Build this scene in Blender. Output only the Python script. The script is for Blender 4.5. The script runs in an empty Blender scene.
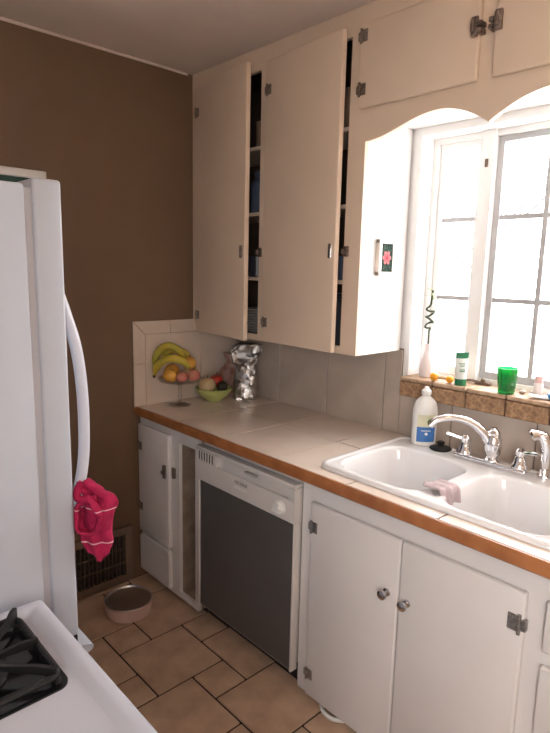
import bpy, bmesh, math, random
from mathutils import Vector, Matrix, noise
random.seed(7)
S = bpy.context.scene
C = S.collection
PI = math.pi

# ------------------------------------------------------------------ camera
CAM = Vector((-1.9994, -2.4449, 1.5888))
YAW, PITCH, ROLL, FPX = 0.7533, -0.1699, 0.0226, 562.4
fw = Vector((math.sin(YAW)*math.cos(PITCH), math.cos(YAW)*math.cos(PITCH), math.sin(PITCH)))
rt0 = fw.cross(Vector((0, 0, 1))).normalized(); up0 = rt0.cross(fw)
rt = rt0*math.cos(ROLL) + up0*math.sin(ROLL); up = up0*math.cos(ROLL) - rt0*math.sin(ROLL)
cd = bpy.data.cameras.new('camera'); cam = bpy.data.objects.new('camera', cd); C.objects.link(cam)
M = Matrix.Identity(4)
for i in range(3):
    M[i][0] = rt[i]; M[i][1] = up[i]; M[i][2] = -fw[i]; M[i][3] = CAM[i]
cam.matrix_world = M
cd.sensor_fit = 'HORIZONTAL'; cd.sensor_width = 36; cd.lens = FPX/550*36
cd.clip_start = 0.02
S.camera = cam

# ------------------------------------------------------------------ world, portals, exposure
SKY = 10.5
w = bpy.data.worlds.new('overcast_sky'); S.world = w; w.use_nodes = True
bg = w.node_tree.nodes['Background']
bg.inputs['Color'].default_value = (1.0, 0.985, 0.975, 1); bg.inputs['Strength'].default_value = SKY
def portal(loc, rot, sx, sy):
    l = bpy.data.lights.new('daylight_portal', 'AREA'); l.shape = 'RECTANGLE'; l.size = sx; l.size_y = sy
    l.cycles.is_portal = True
    o = bpy.data.objects.new('daylight_portal', l); C.objects.link(o); o.location = loc; o.rotation_euler = rot
portal((0.16, -1.575, 1.65), (0, PI/2, 0), 1.0, 0.92)          # sink window
portal((-2.47, -2.925, 1.525), (0, -PI/2, 0), 1.15, 0.75)           # unseen fill window added in the left wall, behind the camera
S.view_settings.view_transform = 'Standard'; S.view_settings.look = 'None'
S.view_settings.gamma = 1; S.view_settings.use_curve_mapping = False
S.view_settings.exposure = 0.85

# ------------------------------------------------------------------ materials
MATS = {}
def mat(name, col, rough=0.5, metal=0.0, var=0.06, scale=6.0, bump=0.0, bscale=60.0, spec=0.5, trans=0.0, ior=1.45, col2=None, coat=0.0, detail=4, alpha=1.0):
    m = bpy.data.materials.new(name); m.use_nodes = True
    nt = m.node_tree; b = nt.nodes['Principled BSDF']
    tc = nt.nodes.new('ShaderNodeTexCoord')
    n = nt.nodes.new('ShaderNodeTexNoise'); n.inputs['Scale'].default_value = scale; n.inputs['Detail'].default_value = detail
    nt.links.new(tc.outputs['Object'], n.inputs['Vector'])
    r = nt.nodes.new('ShaderNodeValToRGB')
    c2 = col2 if col2 else tuple(max(0, c*(1-2*var)) for c in col)
    r.color_ramp.elements[0].position = 0.35; r.color_ramp.elements[1].position = 0.65
    r.color_ramp.elements[0].color = (*c2, 1); r.color_ramp.elements[1].color = (*col, 1)
    nt.links.new(n.outputs['Fac'], r.inputs['Fac']); nt.links.new(r.outputs['Color'], b.inputs['Base Color'])
    b.inputs['Roughness'].default_value = rough; b.inputs['Metallic'].default_value = metal
    b.inputs['Specular IOR Level'].default_value = spec
    b.inputs['Transmission Weight'].default_value = trans; b.inputs['IOR'].default_value = ior
    b.inputs['Coat Weight'].default_value = coat
    b.inputs['Alpha'].default_value = alpha
    if bump:
        n2 = nt.nodes.new('ShaderNodeTexNoise'); n2.inputs['Scale'].default_value = bscale; n2.inputs['Detail'].default_value = 3
        nt.links.new(tc.outputs['Object'], n2.inputs['Vector'])
        bp = nt.nodes.new('ShaderNodeBump'); bp.inputs['Strength'].default_value = bump; bp.inputs['Distance'].default_value = 0.002
        nt.links.new(n2.outputs['Fac'], bp.inputs['Height']); nt.links.new(bp.outputs['Normal'], b.inputs['Normal'])
    MATS[name] = m
    return m
mat('wall_brown', (0.188, 0.115, 0.068), 0.6, var=0.03, bump=0.25, bscale=220)
mat('wall_cream', (0.66, 0.53, 0.42), 0.6, var=0.03, bump=0.15, bscale=200)
mat('ceiling_paint', (0.74, 0.62, 0.55), 0.7, var=0.02, bump=0.1, bscale=200)
mat('cream_paint', (0.77, 0.61, 0.47), 0.42, var=0.03, scale=3, bump=0.06, bscale=90)
mat('white_paint', (0.80, 0.76, 0.74), 0.38, var=0.03, scale=3, bump=0.06, bscale=90)
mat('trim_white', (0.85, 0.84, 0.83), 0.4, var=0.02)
mat('enamel', (0.565, 0.59, 0.68), 0.28, var=0.015, scale=2)
mat('fridge_skin', (0.475, 0.51, 0.58), 0.4, var=0.02, bump=0.3, bscale=420)
mat('fridge_seam', (0.46, 0.46, 0.50), 0.6)
mat('porcelain', (0.86, 0.85, 0.86), 0.12, var=0.01, coat=0.4)
mat('counter_tile', (0.76, 0.64, 0.55), 0.25, var=0.05, scale=5)
mat('splash_tile', (0.54, 0.455, 0.385), 0.35, var=0.07, scale=7)
mat('cream_tile', (0.70, 0.58, 0.48), 0.3, var=0.04)
mat('grout', (0.26, 0.20, 0.165), 0.9, var=0.1, scale=30)
mat('light_grout', (0.16, 0.12, 0.10), 0.9, var=0.08, scale=30)
mat('floor_tile', (0.65, 0.46, 0.325), 0.42, col2=(0.49, 0.33, 0.225), scale=9, bump=0.2, bscale=40, detail=6)
mat('floor_grout', (0.055, 0.036, 0.026), 0.95, var=0.1, scale=40)
mat('sill_tile', (0.56, 0.40, 0.27), 0.55, col2=(0.34, 0.20, 0.12), scale=28, bump=0.3, bscale=60, detail=6)
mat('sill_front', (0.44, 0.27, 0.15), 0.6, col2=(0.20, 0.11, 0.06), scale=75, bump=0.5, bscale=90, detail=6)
mat('sill_grout', (0.10, 0.075, 0.06), 0.95)
mat('oak_edge', (0.44, 0.17, 0.06), 0.35, col2=(0.32, 0.115, 0.04), scale=14, coat=0.3)
mat('raw_wood', (0.40, 0.29, 0.21), 0.7, var=0.15, scale=15)
mat('shaded_interior', (0.09, 0.058, 0.04), 0.7, var=0.15, scale=12)  # inside of the ajar cabinet, with its shade put into the colour
mat('panel_grey', (0.110, 0.104, 0.100), 0.35, var=0.05)
mat('dishwasher_white', (0.70, 0.66, 0.63), 0.4, var=0.02)
mat('button_grey', (0.45, 0.42, 0.40), 0.5)
mat('black_plastic', (0.012, 0.012, 0.013), 0.45, var=0.1)
mat('cast_iron', (0.014, 0.014, 0.016), 0.5, var=0.2, bump=0.2, bscale=300)
mat('black_enamel', (0.010, 0.010, 0.012), 0.15, var=0.1)
mat('toe_dark', (0.03, 0.024, 0.02), 0.9)
mat('old_bronze', (0.33, 0.27, 0.23), 0.42, 0.85, var=0.2, scale=80)
mat('grey_hinge', (0.42, 0.41, 0.40), 0.4, 0.8, var=0.2, scale=80)
mat('chrome', (0.82, 0.82, 0.84), 0.07, 1.0, var=0.01)
mat('knob_chrome', (0.62, 0.60, 0.60), 0.16, 1.0, var=0.02)
mat('steel', (0.70, 0.67, 0.65), 0.28, 1.0, var=0.05)
mat('steel_frame', (0.46, 0.45, 0.46), 0.5, var=0.05)
mat('pink_rubber', (0.72, 0.51, 0.45), 0.55)
mat('vent_brown', (0.20, 0.135, 0.095), 0.4, var=0.05)
mat('vent_dark', (0.018, 0.014, 0.012), 0.5)
mat('banana', (0.62, 0.44, 0.05), 0.5, col2=(0.42, 0.40, 0.06), scale=14)
mat('banana_tip', (0.07, 0.045, 0.02), 0.7)
mat('orange_skin', (0.72, 0.36, 0.06), 0.45, var=0.05, bump=0.3, bscale=150)
mat('apple_red', (0.50, 0.035, 0.025), 0.3, col2=(0.36, 0.05, 0.03), scale=12)
mat('apple_pink', (0.56, 0.17, 0.15), 0.4, col2=(0.62, 0.30, 0.16), scale=16)
mat('melon_pale', (0.62, 0.50, 0.28), 0.5, col2=(0.56, 0.38, 0.20), scale=18)
mat('avocado', (0.035, 0.03, 0.018), 0.6, var=0.2, scale=40, bump=0.5, bscale=120)
mat('stem_brown', (0.09, 0.055, 0.03), 0.8)
mat('lime_bowl', (0.52, 0.58, 0.20), 0.35)
mat('foil', (0.52, 0.49, 0.47), 0.34, 1.0, var=0.05, bump=0.6, bscale=30)
mat('brown_bag', (0.34, 0.17, 0.12), 0.35, var=0.2, scale=20, bump=0.4, bscale=40)
mat('soap_white', (0.84, 0.83, 0.80), 0.35)
mat('label_blue', (0.05, 0.17, 0.45), 0.45, var=0.05)
mat('label_cream', (0.72, 0.70, 0.50), 0.5)
mat('leaf_green', (0.06, 0.20, 0.02), 0.5, var=0.1, scale=60)
mat('print_white', (0.85, 0.87, 0.88), 0.5)
mat('rubber_black', (0.012, 0.011, 0.011), 0.5)
mat('vase_white', (0.80, 0.72, 0.72), 0.35)
mat('bamboo', (0.035, 0.06, 0.02), 0.5, var=0.2, scale=50)
mat('bamboo_leaf', (0.36, 0.42, 0.16), 0.5)
mat('orange_plastic', (0.85, 0.36, 0.015), 0.4)
mat('toy_cream', (0.62, 0.42, 0.25), 0.5, var=0.1)
mat('tube_white', (0.68, 0.70, 0.66), 0.4)
mat('tube_green', (0.015, 0.17, 0.075), 0.4)
mat('pink_plastic', (0.74, 0.47, 0.45), 0.35)
mat('blue_plastic', (0.02, 0.16, 0.42), 0.35)
mat('mullion_brown', (0.17, 0.11, 0.08), 0.5, 0.4)
mat('pebble', (0.42, 0.33, 0.27), 0.6, var=0.1, scale=60)
mat('pic_frame', (0.84, 0.74, 0.66), 0.45)
mat('pic_mat', (0.85, 0.83, 0.81), 0.6)
mat('green_print', (0.03, 0.11, 0.09), 0.5, var=0.3, scale=8)
mat('plate_white', (0.70, 0.66, 0.62), 0.3)
mat('plate_blue', (0.10, 0.13, 0.20), 0.3)
mat('mug_dark', (0.045, 0.045, 0.06), 0.3)
mat('can_tan', (0.32, 0.20, 0.13), 0.5, var=0.15, scale=20)
mat('snow_ground', (0.80, 0.80, 0.80), 0.9)
mat('bark', (0.075, 0.07, 0.068), 0.9)
mat('lamp_metal', (0.5, 0.45, 0.4), 0.4, 0.8)

def glass_mat(name, col, gloss=0.08, tint=0.0):
    m = bpy.data.materials.new(name); m.use_nodes = True; nt = m.node_tree; nt.nodes.clear()
    o = nt.nodes.new('ShaderNodeOutputMaterial'); t = nt.nodes.new('ShaderNodeBsdfTransparent'); t.inputs[0].default_value = (*col, 1)
    g = nt.nodes.new('ShaderNodeBsdfGlossy'); g.inputs['Roughness'].default_value = 0.05
    lw = nt.nodes.new('ShaderNodeLayerWeight'); lw.inputs['Blend'].default_value = 0.3
    f = nt.nodes.new('ShaderNodeMath'); f.operation = 'MULTIPLY_ADD'; f.inputs[1].default_value = 0.45; f.inputs[2].default_value = max(0.02, gloss*.3)
    nt.links.new(lw.outputs['Facing'], f.inputs[0])
    x = nt.nodes.new('ShaderNodeMixShader')
    nt.links.new(f.outputs[0], x.inputs[0]); nt.links.new(t.outputs[0], x.inputs[1]); nt.links.new(g.outputs[0], x.inputs[2])
    if tint:
        d = nt.nodes.new('ShaderNodeBsdfDiffuse'); d.inputs['Color'].default_value = (*col, 1)
        tr = nt.nodes.new('ShaderNodeBsdfTranslucent'); tr.inputs['Color'].default_value = (*col, 1)
        a = nt.nodes.new('ShaderNodeMixShader'); a.inputs[0].default_value = 0.5
        nt.links.new(d.outputs[0], a.inputs[1]); nt.links.new(tr.outputs[0], a.inputs[2])
        y = nt.nodes.new('ShaderNodeMixShader'); y.inputs[0].default_value = tint
        nt.links.new(x.outputs[0], y.inputs[1]); nt.links.new(a.outputs[0], y.inputs[2])
        nt.links.new(y.outputs[0], o.inputs[0])
    else:
        nt.links.new(x.outputs[0], o.inputs[0])
    MATS[name] = m
glass_mat('pane_glass', (0.97, 0.97, 0.97), 0.05)
glass_mat('clear_glass', (0.95, 0.945, 0.94), 0.3)
glass_mat('green_glass', (0.06, 0.50, 0.20), 0.2, 0.22)
glass_mat('clear_plastic_bag', (0.80, 0.66, 0.60), 0.1, 0.35)

def band_mat(name, base, stripe, bands, axis='Z', rough=0.9, bump=0.8, bscale=260):
    m = mat(name, base, rough, var=0.12, scale=30, bump=bump, bscale=bscale)
    nt = m.node_tree; b = nt.nodes['Principled BSDF']; tc = next(n for n in nt.nodes if n.type == 'TEX_COORD')
    sp = nt.nodes.new('ShaderNodeSeparateXYZ'); nt.links.new(tc.outputs['Object'], sp.inputs[0])
    src = b.inputs['Base Color'].links[0].from_socket
    for lo, hi in bands:
        c = nt.nodes.new('ShaderNodeMath'); c.operation = 'COMPARE'
        c.inputs[1].default_value = (lo+hi)/2; c.inputs[2].default_value = (hi-lo)/2
        nt.links.new(sp.outputs[axis], c.inputs[0])
        mx = nt.nodes.new('ShaderNodeMix'); mx.data_type = 'RGBA'; mx.inputs[7].default_value = (*stripe, 1)
        nt.links.new(c.outputs[0], mx.inputs[0]); nt.links.new(src, mx.inputs[6]); src = mx.outputs[2]
    nt.links.new(src, b.inputs['Base Color'])
    return m
band_mat('pink_terry', (0.43, 0.010, 0.075), (0.75, 0.42, 0.48), [(0.048, 0.052), (0.150, 0.153)])
band_mat('dishcloth', (0.62, 0.50, 0.51), (0.50, 0.36, 0.40), [(-0.034, -0.030), (-0.018, -0.014), (-0.002, 0.002), (0.014, 0.018), (0.030, 0.034)], axis='X', bump=0.5)

# flower print: pink petals on dark green
def flower_mat():
    m = bpy.data.materials.new('flower_print'); m.use_nodes = True; nt = m.node_tree; b = nt.nodes['Principled BSDF']
    tc = nt.nodes.new('ShaderNodeTexCoord'); sp = nt.nodes.new('ShaderNodeSeparateXYZ'); nt.links.new(tc.outputs['Object'], sp.inputs[0])
    def mth(op, a, bb=None):
        n = nt.nodes.new('ShaderNodeMath'); n.operation = op
        for i, v in enumerate((a, bb)):
            if v is None: continue
            if isinstance(v, (int, float)): n.inputs[i].default_value = v
            else: nt.links.new(v, n.inputs[i])
        return n.outputs[0]
    x = sp.outputs['X']; z = sp.outputs['Z']
    r = mth('SQRT', mth('ADD', mth('MULTIPLY', x, x), mth('MULTIPLY', z, z)))
    a = mth('ARCTAN2', z, x)
    pet = mth('ADD', 0.018, mth('MULTIPLY', 0.010, mth('ABSOLUTE', mth('COSINE', mth('MULTIPLY', a, 3.0)))))
    inside = mth('LESS_THAN', r, pet)
    nz = nt.nodes.new('ShaderNodeTexNoise'); nz.inputs['Scale'].default_value = 90; nt.links.new(tc.outputs['Object'], nz.inputs['Vector'])
    g = nt.nodes.new('ShaderNodeValToRGB'); g.color_ramp.elements[0].color = (0.004, 0.015, 0.012, 1); g.color_ramp.elements[1].color = (0.035, 0.065, 0.045, 1)
    g.color_ramp.elements[0].position = .4; g.color_ramp.elements[1].position = .62
    nt.links.new(nz.outputs['Fac'], g.inputs[0])
    p = nt.nodes.new('ShaderNodeValToRGB'); p.color_ramp.elements[0].color = (0.26, 0.025, 0.045, 1); p.color_ramp.elements[1].color = (0.45, 0.14, 0.15, 1)
    nt.links.new(mth('MULTIPLY', r, 45.0), p.inputs[0])
    mx = nt.nodes.new('ShaderNodeMix'); mx.data_type = 'RGBA'
    nt.links.new(inside, mx.inputs[0]); nt.links.new(g.outputs[0], mx.inputs[6]); nt.links.new(p.outputs[0], mx.inputs[7])
    nt.links.new(mx.outputs[2], b.inputs['Base Color']); b.inputs['Roughness'].default_value = 0.7; b.inputs['Specular IOR Level'].default_value = 0.1
    MATS['flower_print'] = m
flower_mat()
def emit_mat(name, col, st):
    m = bpy.data.materials.new(name); m.use_nodes = True; b = m.node_tree.nodes['Principled BSDF']
    b.inputs['Emission Color'].default_value = (*col, 1); b.inputs['Emission Strength'].default_value = st
    MATS[name] = m

# ------------------------------------------------------------------ mesh helpers
def new(): return bmesh.new()
def bx(bm, x0, x1, y0, y1, z0, z1, bev=0.0, seg=2, edges=None):
    g = bmesh.ops.create_cube(bm, size=1.0)
    vs = g['verts']
    for v in vs:
        v.co = Vector(((x0+x1)/2 + v.co.x*abs(x1-x0), (y0+y1)/2 + v.co.y*abs(y1-y0), (z0+z1)/2 + v.co.z*abs(z1-z0)))
    if bev:
        es = list({e for v in vs for e in v.link_edges})
        if edges: es = [e for e in es if edges(e)]
        bmesh.ops.bevel(bm, geom=es, offset=bev, segments=seg, affect='EDGES', profile=0.5)
    return bm
def lathe(bm, prof, cx=0, cy=0, n=24, sx=1.0, sy=1.0, fn=None):
    rows = []
    for r, z in prof:
        if r < 1e-6: rows.append([bm.verts.new((cx, cy, z))])
        else:
            row = []
            for k in range(n):
                a = 2*PI*k/n; rr = fn(a, r, z) if fn else r
                row.append(bm.verts.new((cx+rr*sx*math.cos(a), cy+rr*sy*math.sin(a), z)))
            rows.append(row)
    for a, b in zip(rows, rows[1:]):
        if len(a) == 1 and len(b) == 1: continue
        for k in range(n):
            k2 = (k+1) % n
            if len(a) == 1: bm.faces.new((a[0], b[k], b[k2]))
            elif len(b) == 1: bm.faces.new((a[k], a[k2], b[0]))
            else: bm.faces.new((a[k], a[k2], b[k2], b[k]))
    for row, fl in ((rows[0], True), (rows[-1], False)):
        if len(row) > 1 and prof[0] != prof[-1]:
            try: bm.faces.new(row[::-1] if fl else row)
            except ValueError: pass
    return bm
def tube(bm, pts, rad, n=10, flat=1.0, caps=True):
    pts = [Vector(p) for p in pts]
    if not hasattr(rad, '__len__'): rad = [rad]*len(pts)
    rows = []; prev = None
    for i, p in enumerate(pts):
        t = (pts[min(i+1, len(pts)-1)] - pts[max(i-1, 0)]).normalized()
        if prev is None:
            ref = Vector((0, 0, 1)) if abs(t.z) < 0.9 else Vector((1, 0, 0))
            u = t.cross(ref).normalized()
        else: u = (prev - t*prev.dot(t)).normalized()
        prev = u; v = t.cross(u)
        rows.append([bm.verts.new(p + (u*math.cos(2*PI*k/n) + v*math.sin(2*PI*k/n)*flat)*rad[i]) for k in range(n)])
    for a, b in zip(rows, rows[1:]):
        for k in range(n): bm.faces.new((a[k], a[(k+1) % n], b[(k+1) % n], b[k]))
    if caps: bm.faces.new(rows[0][::-1]); bm.faces.new(rows[-1])
    return bm
def smooth_path(pts, sub=6):
    pts = [Vector(p) for p in pts]; out = []
    P = [pts[0]*2-pts[1]] + pts + [pts[-1]*2-pts[-2]]
    for i in range(1, len(P)-2):
        for s in range(sub):
            t = s/sub; a, b, c, d = P[i-1], P[i], P[i+1], P[i+2]
            out.append(0.5*((2*b) + (c-a)*t + (2*a-5*b+4*c-d)*t*t + (3*b-a-3*c+d)*t**3))
    out.append(pts[-1]); return out
def prism(bm, poly, axis, h0, h1):
    """poly: 2D list; axis 'x' -> (y,z), 'y' -> (x,z), 'z' -> (x,y)"""
    def mk(p, h):
        return {'x': (h, p[0], p[1]), 'y': (p[0], h, p[1]), 'z': (p[0], p[1], h)}[axis]
    a = [bm.verts.new(mk(p, h0)) for p in poly]; b = [bm.verts.new(mk(p, h1)) for p in poly]
    bm.faces.new(a); bm.faces.new(b[::-1])
    n = len(poly)
    for i in range(n): bm.faces.new((a[i], b[i], b[(i+1) % n], a[(i+1) % n]))
    bmesh.ops.recalc_face_normals(bm, faces=bm.faces); return bm
def finish(bm, name, ang=35, smooth=True):
    bmesh.ops.recalc_face_normals(bm, faces=bm.faces)
    for f in bm.faces: f.smooth = smooth
    if smooth:
        for e in bm.edges:
            if len(e.link_faces) == 2 and e.calc_face_angle(0) > math.radians(ang): e.smooth = False
    me = bpy.data.meshes.new(name); bm.to_mesh(me); bm.free(); return me
def link(name, me, m, parent=None, inv=True):
    o = bpy.data.objects.new(name, me); C.objects.link(o)
    if m and not me.materials: me.materials.append(MATS[m])
    if parent is not None:
        o.parent = parent
        if inv: o.matrix_parent_inverse = abs_mat(parent).inverted()
    return o
def abs_mat(o):
    m = Matrix.LocRotScale(o.location, o.rotation_euler, o.scale)
    return abs_mat(o.parent) @ o.matrix_parent_inverse @ m if o.parent else m
def obj(name, bm, m, parent=None, inv=True, ang=35):
    return link(name, finish(bm, name, ang), m, parent, inv)
def tag(o, label, cat, group=None):
    o['label'] = label; o['category'] = cat
    if group: o['group'] = group
    return o
def thing(name, loc, label, cat, group=None, rz=0):
    o = bpy.data.objects.new(name, None); C.objects.link(o); o.location = loc; o.rotation_euler = (0, 0, rz); o.empty_display_size = 0.05
    return tag(o, label, cat, group)
def origin(o, loc):
    """move a mesh's origin to loc (object coordinates are then relative to it)"""
    o.data.transform(Matrix.Translation(-Vector(loc))); o.location = loc; return o
def struct(o): o['kind'] = 'structure'; return o
def B(name, ext, m, parent=None, bev=0.0, seg=2, edges=None):
    return obj(name, bx(new(), *ext, bev, seg, edges), m, parent)
def slab(name, x0, x1, y0, y1, z0, z1, m, parent, cache={}):
    """cheap shared-mesh piece: one bevelled mesh per size"""
    key = (round(x1-x0, 3), round(y1-y0, 3), round(z1-z0, 3), m)
    if key not in cache:
        a, b, c = (x1-x0)/2, (y1-y0)/2, (z1-z0)/2
        cache[key] = finish(bx(new(), -a, a, -b, b, -c, c, min(0.003, a*.4, b*.4, c*.4), 1), name)
    o = link(name, cache[key], m, None)
    o.location = ((x0+x1)/2, (y0+y1)/2, (z0+z1)/2)
    o.parent = parent; o.matrix_parent_inverse = abs_mat(parent).inverted()
    return o

RV = Vector((.73, -.684, 0)); TV = Vector((-.684, -.73, 0))     # along the picture plane / towards the viewer
# ------------------------------------------------------------------ room shell
H = 2.517; XL = -2.36; YF = -3.45
WY0, WY1, WZ0, WZ1 = -1.12, -2.03, 1.165, 2.13        # sink window opening
floor = struct(B('floor', (XL-.1, 0.12, YF-.1, 0.1, -0.08, -0.006), 'floor_grout'))
a, b, g = 0.305, 0.152, 0.0085
t0 = (-1.015, -0.338)
kk = 0
for i in range(-9, 12):
    for j in range(-9, 12):
        px = t0[0] + i*(a) + j*(-b); py = t0[1] + i*(-b) + j*(-a)
        for sx, sy, ww in ((px, py, b), (px, py-b, a)):
            x0, x1, y0, y1 = sx+g/2, sx+ww-g/2, sy-ww+g/2, sy-g/2
            x0 = max(x0, -1.95); x1 = min(x1, -0.55); y0 = max(y0, -2.75); y1 = min(y1, -0.004)
            if x1-x0 < 0.02 or y1-y0 < 0.02: continue
            slab('floor_tile', x0, x1, y0, y1, -0.012, 0.0, 'floor_tile', floor)
ceiling = struct(B('ceiling', (XL-.1, 0.15, YF-.1, 0.1, H, H+0.08), 'ceiling_paint'))
wall_back = struct(B('wall_back', (XL-.1, 0.15, 0, 0.1, 0, H), 'wall_brown'))
m = new(); RY0, RY1, RZ0, RZ1 = -3.30, -2.55, 0.95, 2.10
bx(m, XL-.1, XL, RY1, 0, 0, H); bx(m, XL-.1, XL, YF-.1, RY0, 0, H); bx(m, XL-.1, XL, RY0, RY1, 0, RZ0); bx(m, XL-.1, XL, RY0, RY1, RZ1, H)
wall_left = struct(obj('wall_left', m, 'wall_cream'))
m = new()
bx(m, 0, 0.15, WY0, 0, 0, H); bx(m, 0, 0.15, YF-.1, WY1, 0, H)
bx(m, 0, 0.15, WY1, WY0, 0, WZ0-0.02); bx(m, 0, 0.15, WY1, WY0, WZ1, H)
wall_right = struct(obj('wall_right', m, 'trim_white'))
wall_front = struct(B('wall_front', (XL, 0, YF-.1, YF, 0, H), 'wall_cream'))
w2 = bpy.data.objects.new('fill_window', None); C.objects.link(w2); w2.location = (XL, -2.90, RZ0); struct(w2)  # unseen window, added and sized to light the cabinet fronts
m = new()
for z0, z1 in ((RZ0, RZ0+.04), (RZ1-.04, RZ1), (1.54, 1.56)): bx(m, XL-.08, XL-.03, RY0, RY1, z0, z1)
for y0, y1 in ((RY0, RY0+.04), (RY1-.04, RY1)): bx(m, XL-.078, XL-.032, y0, y1, RZ0, RZ1)
obj('window_frame', m, 'trim_white', w2)
B('pane', (XL-.057, XL-.053, RY0+.01, RY1-.01, RZ0+.01, RZ1-.01), 'pane_glass', w2)
# thin ceiling moulding on the brown wall
struct(B('trim_1', (XL, -0.335, -0.010, 0.0, H-0.011, H), 'ceiling_paint', bev=0.003))

# tiles behind the counter: back (brown) wall panel with mitred border
panel = struct(B('trim_2', (-0.658, -0.001, -0.006, 0.001, 0.905, 1.328), 'grout'))
bw = 0.066; gx = 0.0025
px0, px1, pz0, pz1 = -0.658, -0.012, 0.905, 1.328
def pieceY(poly, m='cream_tile'):
    obj('wall_tile', prism(new(), poly, 'y', -0.012, -0.004), m, panel)
xi, zi = px0+bw, pz1-bw
for z0, z1, top in ((pz0, 1.118, False), (1.118+gx, 0, True)):
    if not top: pieceY([(px0, z0), (xi-gx, z0), (xi-gx, z1), (px0, z1)])
    else: pieceY([(px0, z0), (xi-gx, z0), (xi-gx, zi), (px0, pz1-gx)])
xs = [xi, -0.448, -0.148, px1]
for k in range(3):
    x0, x1 = xs[k]+gx/2, xs[k+1]-gx/2
    if k == 0: pieceY([(px0+gx, pz1), (x1, pz1), (x1, zi+gx), (xi, zi+gx)])
    else: pieceY([(x0, zi+gx), (x1, zi+gx), (x1, pz1), (x0, pz1)])
for x0, x1 in ((xi, -0.262), (-0.262+gx, px1)): pieceY([(x0, pz0), (x1, pz0), (x1, zi), (x0, zi)])
# window wall backsplash
sp = struct(B('trim_3', (-0.006, 0.001, -2.75, -0.0, 0.905, 1.275), 'grout'))
sp.data.clear_geometry()
m = new(); bx(m, -0.005, 0.001, -1.105, 0, 0.905, 1.275); bx(m, -0.005, 0.001, -2.75, -1.105, 0.905, 1.095)
sp.data = finish(m, 'trim_3'); sp.data.materials.append(MATS['grout'])
ys = [-0.012, -0.36, -0.69, -1.02, -1.105, -1.35, -1.68, -2.01, -2.34, -2.70]
for k in range(len(ys)-1):
    y1, y0 = ys[k], ys[k+1]
    if k in (2,): y1, y0 = ys[k], ys[k+1]
    gg = 0.0025
    zt = 1.268 if k < 4 else 1.09
    if k == 3: slab('wall_tile', -0.011, -0.004, y0+0.001, y1-gg, 0.905, zt, 'splash_tile', sp)
    elif k == 4: slab('wall_tile', -0.011, -0.004, y0+gg, y1-0.0005, 0.905, zt, 'splash_tile', sp)
    else: slab('wall_tile', -0.011, -0.004, y0+gg, y1-gg, 0.905, zt, 'splash_tile', sp)

# ------------------------------------------------------------------ sink window
win = bpy.data.objects.new('window_1', None); C.objects.link(win); win.location = (0.1, -1.575, WZ0); struct(win)
m = new()   # reveal lining
bx(m, -0.002, 0.14, WY0-0.012, WY0+0.001, WZ0, WZ1); bx(m, -0.002, 0.14, WY1-0.001, WY1+0.012, WZ0, WZ1)
bx(m, -0.0015, 0.139, WY1+.0121, WY0-.0121, WZ1-0.012, WZ1+0.001)
obj('window_reveal', m, 'trim_white', win)
m = new()   # outer fixed frame + mullions
f = 0.022
bx(m, 0.085, 0.135, WY0-0.012-f, WY0-0.012, WZ0, WZ1-.012); bx(m, 0.085, 0.135, WY1+.012, WY1+.012+f, WZ0, WZ1-.012)
bx(m, 0.086, 0.134, WY1+.012, WY0-.012, WZ1-.012-f, WZ1-.012); bx(m, 0.086, 0.134, WY1+.012, WY0-.012, WZ0, WZ0+.02)
bx(m, 0.07, 0.135, -1.395, -1.345, WZ0, WZ1-.012, 0.004); bx(m, 0.07, 0.135, -1.83, -1.782, WZ0, WZ1-.012, 0.004)
obj('window_frame', m, 'trim_white', win)
def sash(name, y1, y0, cols, m_, dark):
    z0, z1 = WZ0+.02, WZ1-.034; t = 0.022
    m = new()
    bx(m, 0.10, 0.125, y0, y0+t, z0, z1); bx(m, 0.10, 0.125, y1-t, y1, z0, z1)
    bx(m, 0.101, 0.124, y0, y1, z0, z0+t+.006); bx(m, 0.101, 0.124, y0, y1, z1-t, z1)
    s = obj(name, m, m_, win)
    ycols = [y0+t + (y1-y0-2*t)*k/cols for k in range(cols+1)]
    zr = [z0+t, 1.493, 1.803, z1-t]
    for k in range(1, cols): B('muntin', (0.104, 0.121, ycols[k]-.009, ycols[k]+.009, z0+.01, z1-.01), dark, s)
    for z in zr[1:3]: B('muntin', (0.1045, 0.1205, y0+.01, y1-.01, z-.009, z+.009), dark, s)
    for k in range(cols):
        for q in range(3):
            B('pane', (0.111, 0.114, ycols[k]-.002, ycols[k+1]+.002, zr[q]-.002, zr[q+1]+.002), 'pane_glass', s)
    return s
sash('sash', -1.156, -1.343, 1, 'trim_white', 'steel_frame')
sash('sash', -1.397, -1.780, 2, 'steel_frame', 'steel_frame')
sash('sash', -1.832, -1.994, 1, 'trim_white', 'steel_frame')
m = new(); bx(m, 0.064, 0.07, -1.375, -1.363, 1.985, 2.015, .002); obj('latch', m, 'mullion_brown', win)
# tiled sill
sill = struct(B('trim_4', (-0.036, 0.085, -2.06, -1.125, 1.085, 1.150), 'sill_grout'))
sys_ = [-1.122, -1.275, -1.42, -1.575, -1.73, -1.885, -2.06]
for k in range(6):
    y1, y0 = sys_[k]-.0025, sys_[k+1]+.0025
    slab('sill_tile', -0.048, 0.09, y0, y1, 1.150, 1.165, 'sill_tile', sill)
    slab('sill_tile', -0.048, -0.034, y0, y1, 1.087, 1.147, 'sill_front', sill)

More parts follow.
